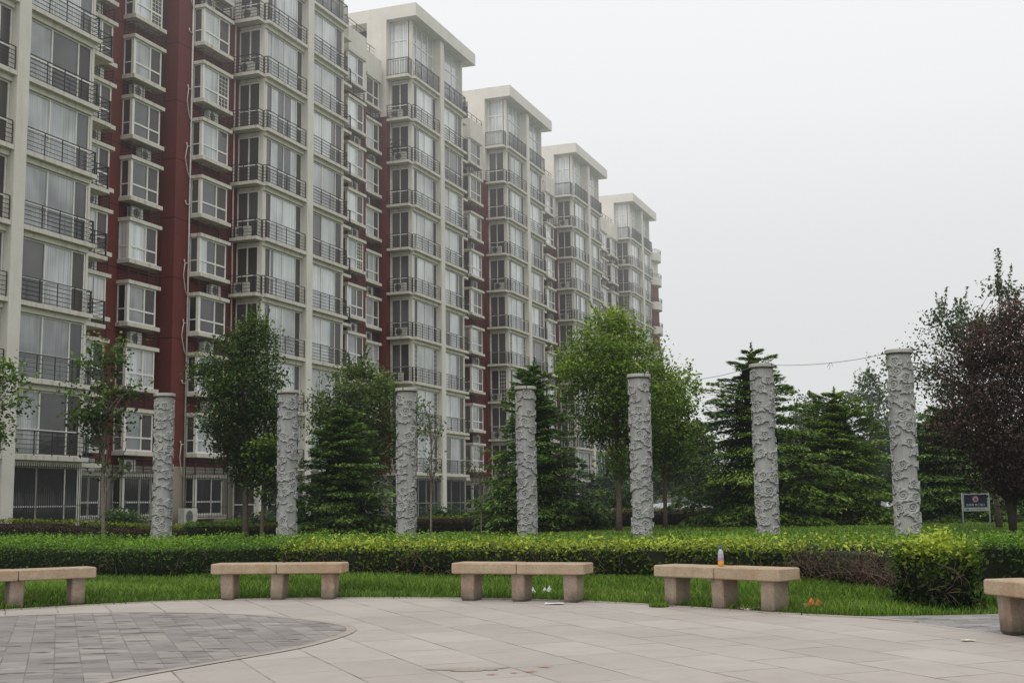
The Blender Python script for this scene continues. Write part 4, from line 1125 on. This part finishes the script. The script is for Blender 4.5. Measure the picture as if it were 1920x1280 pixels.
# ------------------------------------------------------------------ notice board
t = empty('notice_sign', (15.12, 41.0, gz(15.12,41)), R(-3)); tag(t, 'navy notice board with red prohibition symbol on two grey posts', 'sign')
M['steel'] = simple('grey painted steel', (0.36,0.37,0.36), 0.4, 0.1, 5)
for x in (-0.43, 0.43):
    mb = MB(); mb.tube([(x,0,-0.1),(x,0,1.17)], 0.024, 0, 10); mb.build('post', M['steel'], t)
mb = MB(); mb.box(-0.406,0.406,-0.02,0.02,1.10,1.145); mb.box(-0.406,0.406,-0.02,0.02,0.565,0.685); mb.box(-0.406,-0.372,-0.02,0.02,0.686,1.099); mb.box(0.372,0.406,-0.02,0.02,0.686,1.099)
mb.build('frame', M['steel'], t)
mb = MB(); mb.box(-0.371,0.371,-0.012,0.012,0.687,1.098); bd = mb.build('board', simple('navy board', (0.010,0.014,0.04), 0.4, 0.15, 4), t)
mb = MB(); k = 28; cx, cz = 0.0, 0.955
def rg2(r0, r1, y, mt):
    for i in range(k):
        a0, a1 = 2*math.pi*i/k, 2*math.pi*(i+1)/k
        mb.poly([(cx+r0*math.cos(a0),y,cz+r0*math.sin(a0)),(cx+r1*math.cos(a0),y,cz+r1*math.sin(a0)),(cx+r1*math.cos(a1),y,cz+r1*math.sin(a1)),(cx+r0*math.cos(a1),y,cz+r0*math.sin(a1))], mt)
rg2(0.001, 0.083, -0.0150, 1); rg2(0.083, 0.108, -0.0152, 0)
mb.poly([(-0.066,-0.0162,1.009),(-0.054,-0.0162,1.021),(0.066,-0.0162,0.901),(0.054,-0.0162,0.889)][::-1], 0)
mb.poly([(x*0.9,-0.0156,cz+z*0.9) for x, z in ((-0.035,-0.055),(0.035,-0.055),(0.05,-0.01),(0.03,0.03),(0.022,0.0),(0.0,0.065),(-0.02,0.015),(-0.03,0.03),(-0.045,-0.01))], 2)
mb.build('symbol', [pl('sign red', (0.34,0.06,0.075)), pl('sign white', (0.40,0.31,0.34)), pl('sign dark', (0.05,0.03,0.05))], bd)
def text(body, size, x, z, y, mat, parent, name='lettering'):
    cu = bpy.data.curves.new(name, 'FONT'); cu.body = body; cu.size = size; cu.align_x = 'CENTER'; cu.align_y = 'CENTER'; cu.materials.append(mat)
    o = bpy.data.objects.new(name, cu); o.location = (x, y, z); link(o)
    dg = bpy.context.evaluated_depsgraph_get(); me = bpy.data.meshes.new_from_object(o.evaluated_get(dg)); me.name = name
    bpy.data.objects.remove(o)
    o = inst(name, me, parent, (x, y, z)); o.rotation_euler = (math.pi/2, 0, 0); return o
text('住高楼 禁止烟火', 0.085, 0, 0.765, -0.0160, pl('pale lettering', (0.50,0.60,0.62)), bd)
mb = MB(); mb.lathe([(0.05,-0.0225),(0.05,-0.0215)], 0, 18)
mb.v = [(x-0.27, z, 0.625+y*0.62) for x, y, z in mb.v]; mb.f = [tuple(reversed(f)) for f in mb.f]
mb.poly([(-0.16,-0.0225,0.618),(0.30,-0.0225,0.618),(0.30,-0.0225,0.632),(-0.16,-0.0225,0.632)], 1)
mb.build('logo', [pl('teal logo', (0.03,0.20,0.22)), pl('grey small print', (0.17,0.18,0.18))], t)

# ------------------------------------------------------------------ hedges
hedge('box_hedge', 'dark green clipped box hedge at the left, behind the leftmost benches', [(-14.5,25.2),(-9.3,22.3),(-6.0,21.05),(-3.9,20.75)], 3.1, 0.58, M['box_hedge'], 1000, 0.021, 1, sticks=60, forks=2, rough=0.08, gap=0.06)
hedge('box_hedge', 'dark green clipped hedge directly behind the golden privet hedge', [(-3.95,21.5),(-0.4,20.95),(2.1,20.3),(4.1,19.25),(5.6,17.6)], 1.7, 0.57, M['box_hedge'], 1000, 0.021, 2, base_tone=0.5, rough=0.08)
hedge('golden_hedge', 'yellow green golden privet hedge behind the middle benches', [(-3.85,20.45),(-2.6,20.2),(-0.5,19.75),(1.9,19.1),(3.3,18.35),(3.8,17.95)], 0.85, 0.54, M['gold_hedge'], 760, 0.027, 3, base_tone=0.50, top_tone=0.36, sticks=130, forks=2, gap=0.14, rough=0.09)
hedge('withered_hedge', 'half dead stretch of hedge with bare brown twigs, right of the bottle bench', [(3.83,17.9),(4.3,16.9),(4.55,16.0),(4.6,14.9)], 0.9, 0.56, M['gold_hedge'], 260, 0.026, 4, base_tone=0.38, top_tone=0.36, bare=0.45, sticks=190, gap=0.2, rough=0.12, forks=3)
hedge('golden_bush', 'rounded bush with bright yellow tips at the right end of the hedge', [(4.22,14.1),(4.48,13.75),(4.95,13.65),(5.12,13.8)], 0.9, 0.68, M['gold_hedge'], 1250, 0.027, 5, base_tone=0.30, top_tone=0.40, gap=0.12, rough=0.09, sticks=14, cat='bush')
hedge('box_hedge', 'green hedge at the right edge beyond the path', [(5.7,17.5),(6.6,16.2),(9.0,16.6),(12.5,17.6)], 2.3, 0.62, M['box_hedge'], 640, 0.025, 6)
hedge('purple_hedge', 'low dark purple hedge at the left, in front of the ground floor windows', [(-20.5,38.3),(-15.2,39.9),(-11.0,42.2)], 1.3, 0.34, M['purple_hedge'], 420, 0.032, 7)
hedge('strip_hedge', 'yellow green hedge strip behind the purple hedge at the left', [(-21.2,39.9),(-15.8,41.5),(-11.5,43.8)], 0.8, 0.46, M['strip_hedge'], 420, 0.034, 8)
hedge('green_hedge', 'dark green hedge block right of the leftmost carved column', [(-11.2,42.6),(-9.2,43.0)], 1.2, 0.62, M['box_hedge'], 420, 0.034, 9)
hedge('purple_hedge', 'purple hedge between the first two carved columns, behind the maple trunks', [(-9.9,43.2),(-6.6,45.0)], 1.0, 0.36, M['purple_hedge'], 420, 0.034, 10)
hedge('strip_hedge', 'yellow green strip above the purple hedge by the maple trunks', [(-10.2,44.4),(-6.9,46.4)], 0.6, 0.50, M['strip_hedge'], 420, 0.034, 11)
hedge('purple_hedge', 'long purple hedge behind the third and fourth carved columns', [(-6.4,46.0),(-2.6,48.2),(0.6,50.0)], 1.0, 0.52, M['purple_hedge'], 400, 0.036, 12)
hedge('strip_hedge', 'thin yellow green strip above the long purple hedge', [(-6.8,47.3),(-2.9,49.4),(0.3,51.2)], 0.6, 0.62, M['strip_hedge'], 400, 0.036, 13)
hedge('purple_hedge', 'dark purple hedge behind the fifth carved column', [(2.6,49.5),(5.2,50.5),(8.6,52)], 1.0, 0.62, M['purple_hedge'], 380, 0.036, 14)
hedge('strip_hedge', 'yellow green hedge top behind the fifth carved column', [(2.2,50.8),(5.0,51.8),(8.4,53.4)], 0.7, 0.74, M['strip_hedge'], 380, 0.036, 15)

# ------------------------------------------------------------------ trees
def G(x, y): return (x, y, gz(x, y))
deciduous('maple_tree', 'large dark green maple left of the second carved column', G(-9.15,42.6), [(2.05,0.4,0.2),(2.7,1.05,0.1),(3.6,1.62,-0.1),(4.6,1.72,-0.15),(5.6,1.55,-0.1),(6.4,1.15,-0.1),(7.0,0.65,0.1),(7.6,0.22,0.3)], 210, 125, 0.052, M['leaf_maple'], M['bark'], 0.115, 5.2, 0.28, 0.10, 11, tone=0.36, spikes=8)
deciduous('maple_tree', 'slim dark tree growing right beside the large dark maple', G(-8.35,41.4), [(1.35,0.25,0),(1.9,0.5,0),(2.6,0.6,0),(3.3,0.4,0)], 34, 70, 0.058, M['leaf_maple'], M['bark'], 0.07, 2.6, 0.20, 0.1, 12, tone=0.36)
deciduous('ash_tree', 'olive green leafy tree behind the dark spruce', G(-5.75,47.5), [(2.0,0.6,0.4),(2.9,1.4,0.3),(3.9,1.95,0.05),(4.9,2.0,-0.1),(5.7,1.55,-0.2),(6.4,0.7,-0.1)], 190, 90, 0.058, M['leaf_olive'], M['bark'], 0.09, 4.4, 0.30, 0.22, 13, tone=0.40, spikes=5)
deciduous('maple_tree', 'broad bright green maple behind the fifth carved column', G(3.55,42.6), [(1.9,0.4,0.0),(2.6,1.0,0.05),(3.4,1.55,0.1),(4.3,1.85,0.1),(5.3,2.1,0.1),(6.1,1.85,0.0),(6.9,1.1,-0.2),(7.5,0.35,-0.3)], 230, 120, 0.052, M['leaf_bright'], M['bark'], 0.11, 5.2, 0.29, 0.12, 14, tone=0.46, spikes=10)
deciduous('maple_tree', 'darker slender tree right behind the bright maple', G(5.45,45.3), [(2.2,0.5,0.1),(3.0,1.0,0.1),(3.9,1.2,0.2),(4.9,0.95,0.3),(5.7,0.35,0.4)], 95, 75, 0.062, M['leaf_bright'], M['bark'], 0.085, 4.0, 0.27, 0.18, 15, tone=0.36, spikes=4)
deciduous('young_tree', 'thin young tree with sparse leaf clumps before the leftmost block', G(-11.22,34.2), [(1.9,0.25,0.25),(2.6,0.35,0.3),(3.3,0.7,-0.3),(4.0,1.0,-0.3),(4.7,0.7,-0.1),(5.3,0.5,-0.2),(5.9,0.25,0)], 52, 46, 0.058, M['leaf_maple'], M['bark_pale'], 0.055, 5.3, 0.21, 0.35, 16, tone=0.40, limbs=52, flat=0.8)
deciduous('young_tree', 'leafy branches reaching in at the left edge', G(-13.6,30.2), [(2.7,0.8,0.6),(3.4,1.5,0.6),(4.1,1.5,0.4),(4.9,0.7,0.5)], 60, 55, 0.056, M['leaf_maple'], M['bark_pale'], 0.07, 3.8, 0.22, 0.25, 17, tone=0.42)
deciduous('sapling', 'thin sapling with few pale leaves right of the third carved column', G(-2.56,38.4), [(1.9,0.2),(2.6,0.5),(3.3,0.55),(4.0,0.35),(4.5,0.1)], 34, 11, 0.042, M['leaf_airy'], M['bark_pale'], 0.036, 4.3, 0.14, 0.5, 18, tone=0.55, limbs=34)
deciduous('sapling', 'bare twiggy sapling left of the middle carved column', G(-1.15,43.0), [(1.0,0.3),(1.8,0.5),(2.5,0.5),(3.1,0.2)], 34, 10, 0.045, M['leaf_olive'], M['bark_pale'], 0.03, 2.7, 0.16, 0.5, 19, tone=0.55, limbs=34)
deciduous('plum_tree', 'dark purple leaved plum tree at the right edge', G(13.75,34.6), [(0.95,0.35,0.2),(1.5,1.2,0.1),(2.2,1.75,0.0),(3.1,2.05,0.0),(4.0,2.0,0.05),(4.8,1.75,0.2),(5.6,1.2,0.5),(6.3,0.5,0.8)], 330, 120, 0.043, M['leaf_plum'], M['bark_dark'], 0.13, 3.6, 0.27, 0.10, 20, tone=0.45, stems=5, spikes=9)
deciduous('tall_green_tree', 'airy green tree rising above the purple plum tree', G(14.85,38.4), [(3.6,1.0,-0.2),(4.6,1.9,-1.0),(5.4,2.4,-0.9),(6.2,1.9,-0.3),(7.0,1.1,0.4),(7.7,0.3,0.4)], 150, 70, 0.052, M['leaf_airy'], M['bark'], 0.10, 5.6, 0.26, 0.40, 21, tone=0.42, limbs=100, spikes=16, shoot=(0.45,7.3,8.75))
conifer('spruce_tree', 'dark green spruce between the second and third carved columns', G(-6.1,44.2), 4.75, 2.0, M['needle_dark'], M['bark_dark'], 175, 31, power=0.55, tone=0.48, per=330)
conifer('spruce_tree', 'tall dark spruce directly behind the middle carved column', G(0.80,46.2), 6.5, 2.45, M['needle_dark'], M['bark_dark'], 235, 32, power=0.70, tone=0.46, per=330)
conifer('cedar_tree', 'wide layered cedar behind the sixth carved column', G(9.0,46.5), 6.9, 3.3, M['needle_green'], M['bark_dark'], 205, 33, power=0.72, droop=0.34, tone=0.42, per=460, ragged=0.24)
conifer('cedar_tree', 'bright green cedar between the two rightmost carved columns', G(12.5,48.2), 5.35, 2.8, M['needle_green'], M['bark_dark'], 215, 34, power=0.62, tone=0.50, per=430)
conifer('cedar_tree', 'dark cedar behind the notice board', G(16.9,48.8), 4.6, 3.0, M['needle_dark'], M['bark_dark'], 175, 35, power=0.5, tone=0.48, per=560)
conifer('cedar_tree', 'small dark cedar at the right edge behind the plum tree', G(20.6,50.5), 4.2, 2.8, M['needle_dark'], M['bark_dark'], 110, 36, power=0.5, tone=0.46, per=520)
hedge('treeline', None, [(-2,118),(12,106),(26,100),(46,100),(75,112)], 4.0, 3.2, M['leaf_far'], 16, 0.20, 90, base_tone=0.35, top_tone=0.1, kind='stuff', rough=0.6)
# low shrubs
def shrub(x, y, h, r, label, seed, mat='shrub', n=60, tone=0.42):
    deciduous('shrub', label, G(x, y), [(0.05,r*0.8),(h*0.4,r),(h*0.75,r*0.85),(h,r*0.3)], n, 60, 0.05, M[mat], M['bark_dark'], 0.03, h*0.6, 0.17, 0.0, seed, tone=tone, limbs=16, flat=0.8, cat='shrub')
shrub(-14.1, 44.6, 0.75, 0.9, 'green shrub by the wall left of the leftmost carved column', 41)
shrub(-9.6, 47.6, 0.75, 1.3, 'long green shrub under the window right of the leftmost carved column', 42)
shrub(-7.9, 49.2, 0.75, 1.0, 'green shrub under the windows behind the two maple trunks', 43)
shrub(-3.0, 52.5, 1.05, 1.1, 'bluish green shrub before the ground floor right of the third carved column', 44)
shrub(-1.2, 53.8, 0.95, 1.0, 'green shrub left of the spruce behind the middle carved column', 45)
shrub(4.6, 54.0, 1.9, 1.4, 'tall green shrub between the middle spruce and the bright maple', 46, n=90)
shrub(2.6, 46.6, 0.8, 0.8, 'small green shrub at the foot of the spruce behind the middle column', 47)
# farther trees, hazy
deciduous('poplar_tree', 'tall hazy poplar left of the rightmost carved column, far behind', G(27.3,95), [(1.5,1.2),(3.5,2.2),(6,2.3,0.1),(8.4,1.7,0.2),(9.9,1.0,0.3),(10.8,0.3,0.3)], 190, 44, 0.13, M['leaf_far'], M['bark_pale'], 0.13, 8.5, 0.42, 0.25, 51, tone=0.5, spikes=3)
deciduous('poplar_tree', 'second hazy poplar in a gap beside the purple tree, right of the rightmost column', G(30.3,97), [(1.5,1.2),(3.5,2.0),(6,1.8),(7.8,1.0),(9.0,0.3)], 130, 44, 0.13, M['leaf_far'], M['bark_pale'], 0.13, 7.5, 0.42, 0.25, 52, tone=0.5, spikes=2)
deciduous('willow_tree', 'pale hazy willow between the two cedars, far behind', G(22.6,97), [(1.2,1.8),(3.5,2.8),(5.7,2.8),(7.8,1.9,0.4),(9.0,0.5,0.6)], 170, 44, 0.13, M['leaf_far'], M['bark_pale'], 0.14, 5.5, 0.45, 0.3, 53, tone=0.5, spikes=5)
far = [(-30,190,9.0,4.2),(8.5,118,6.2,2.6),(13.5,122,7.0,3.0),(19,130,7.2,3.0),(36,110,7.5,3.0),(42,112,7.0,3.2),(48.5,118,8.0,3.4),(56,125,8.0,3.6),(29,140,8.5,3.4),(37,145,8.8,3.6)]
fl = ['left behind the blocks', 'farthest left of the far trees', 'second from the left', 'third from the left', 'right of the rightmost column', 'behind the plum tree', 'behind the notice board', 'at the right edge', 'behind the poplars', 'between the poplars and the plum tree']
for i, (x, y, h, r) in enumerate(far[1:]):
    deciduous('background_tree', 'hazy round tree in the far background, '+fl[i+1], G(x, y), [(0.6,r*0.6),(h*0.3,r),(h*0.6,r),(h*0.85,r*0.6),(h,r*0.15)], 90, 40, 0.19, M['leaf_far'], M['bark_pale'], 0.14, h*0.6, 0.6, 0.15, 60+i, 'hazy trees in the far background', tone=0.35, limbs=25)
for i, (x, y, h) in enumerate(((7.35,58,4.9),(8.05,61,5.2),(8.9,60,4.8))):
    deciduous('slender_tree', ('slender tree trunk under the cedar, left of three', 'slender tree trunk under the cedar, middle of three', 'slender tree trunk under the cedar, right of three')[i], G(x, y), [(1.9,0.4),(2.8,1.0),(3.8,1.0),(h,0.3)], 50, 60, 0.08, M['leaf_maple'], M['bark_pale'], 0.07, 3.4, 0.3, 0.1, 80+i, 'slender trees beyond the lawn', tone=0.42)

# ------------------------------------------------------------------ parked cars, far behind the trees
def car(x, y, rz, paint, label):
    t = empty('parked_car', (x, y, gz(x,y)), rz); tag(t, label, 'car')
    pr = [(-2.15,0.32,0.60,0.70),(-2.1,0.25,0.85,0.82),(-1.4,0.22,0.95,0.86),(-0.2,0.22,0.94,0.87),(1.0,0.22,0.90,0.86),(1.75,0.24,0.80,0.82),(2.15,0.32,0.58,0.66)]
    mb = MB(); mb.loft([[(a,-w_,z0),(a,-w_-0.02,(z0+z1)/2),(a,-w_+0.06,z1),(a,w_-0.06,z1),(a,w_+0.02,(z0+z1)/2),(a,w_,z0)] for a, z0, z1, w_ in pr], 0)
    bd = mb.build('body', paint, t)
    mb = MB(); q = [(-1.75,0.93,0.75),(-1.05,1.38,0.60),(0.15,1.42,0.60),(0.95,0.92,0.75)]
    mb.loft([[(-1.80,-0.76,0.90),(0.98,-0.76,0.88),(0.98,0.76,0.88),(-1.80,0.76,0.90)],[(-1.12,-0.60,1.36),(0.10,-0.60,1.38),(0.10,0.60,1.38),(-1.12,0.60,1.36)]], 0); mb.build('windows', M['glass_dark'], t)
    mb = MB(); mb.box(-1.16,0.14,-0.62,0.62,1.381,1.43,0,0.02); mb.build('roof', paint, t)
    for a in (-1.35, 1.32):
        for s in (-1, 1):
            mb = MB(); mb.lathe([(0.20,-0.09),(0.31,-0.09),(0.31,0.09),(0.20,0.09)], 0, 18); mb.v = [(x_, z_, y_) for x_, y_, z_ in mb.v]
            w_ = mb.build('wheel', M['ac_dark'], t, (a, s*0.80, 0.31))
            mb = MB(); mb.lathe([(0.19,-0.1),(0.19,0.1)], 0, 14); mb.v = [(x_, z_, y_) for x_, y_, z_ in mb.v]; mb.build('rim', M['steel'], w_)
    for s in (-1, 1):
        mb = MB(); mb.box(2.10,2.17,s*0.5-0.12,s*0.5+0.12,0.56,0.66); mb.build('headlight', M['white_frame'], t)
car(11.1, 84, R(8), simple('silver car paint', (0.5,0.51,0.53), 0.25, 0.05, 2, 0.3), 'silver car parked far back behind the lawn, seen between trunks')
car(24.6, 76, R(-5), simple('white car paint', (0.7,0.7,0.7), 0.25, 0.05, 2), 'white car far back, glimpsed through the cedar behind the notice board')

# ------------------------------------------------------------------ grass
def strip_region(P):
    return ~inside(P, PLAZA) & ~inside(P, PATH) & (seg_dist(P, PLAZA) < 7.5)
blades('grass', lambda P: strip_region(P) & (np.hypot(P[:,0], P[:,1]) < 22.5), 150000, 0.118, 3, (-10.5, 7.0, 12.5, 21.5))
blades('lawn_grass', lambda P: ~inside(P, PATH), 70000, 0.085, 4, (-3.0, 20, 23.5, 50), wid=0.013, tone=0.60)
blades('path_edge_grass', lambda P: ~inside(P, PATH) & ~inside(P, PLAZA), 9000, 0.10, 5, (3.0, 11.5, 13.0, 16.5))
mb_o = blades('weed_tuft', lambda P: np.hypot(P[:,0]-1.66, P[:,1]-14.62) < 0.11, 5000, 0.05, 6, (1.4, 1.9, 14.4, 14.9), zoff=0.03, tone=0.68)

# ------------------------------------------------------------------ haze
m = bpy.data.materials.new('haze'); m.use_nodes = True; nt = m.node_tree
nt.nodes.remove(nt.nodes['Principled BSDF'])
HZC = (0.74, 0.745, 0.75)
sx = N(nt, 'ShaderNodeSeparateXYZ'); nt.links.new(pos(nt), sx.inputs[0])
mr = N(nt, 'ShaderNodeMapRange', interpolation_type='SMOOTHSTEP'); nt.links.new(sx.outputs[2], mr.inputs[0])      # thicker towards the cloud base
for k, v in enumerate((8.0, 34.0, 0.00022, 0.0042)): mr.inputs[k+1].default_value = v
ab = N(nt, 'ShaderNodeVolumeAbsorption'); ab.inputs['Color'].default_value = (0,0,0,1); nt.links.new(mr.outputs[0], ab.inputs['Density'])
em = N(nt, 'ShaderNodeEmission'); em.inputs['Color'].default_value = HZC+(1,); nt.links.new(mr.outputs[0], em.inputs['Strength'])  # haze glows by itself in place of scattered sky light
ad = N(nt, 'ShaderNodeAddShader'); nt.links.new(ab.outputs[0], ad.inputs[0]); nt.links.new(em.outputs[0], ad.inputs[1])
nt.links.new(ad.outputs[0], nt.nodes['Material Output'].inputs['Volume'])
mb = MB(); mb.box(-500, 500, -120, 900, -8, 80)
tag(mb.build('haze', m), kind='structure')

# ------------------------------------------------------------------ render settings
scene.view_settings.view_transform = 'Standard'; scene.view_settings.look = 'None'; scene.view_settings.exposure = 0; scene.view_settings.gamma = 1
scene.render.engine = 'CYCLES'
cy = scene.cycles
cy.max_bounces = 5; cy.diffuse_bounces = 3; cy.glossy_bounces = 2; cy.transmission_bounces = 3; cy.volume_bounces = 0; cy.transparent_max_bounces = 6
cy.use_denoising = True
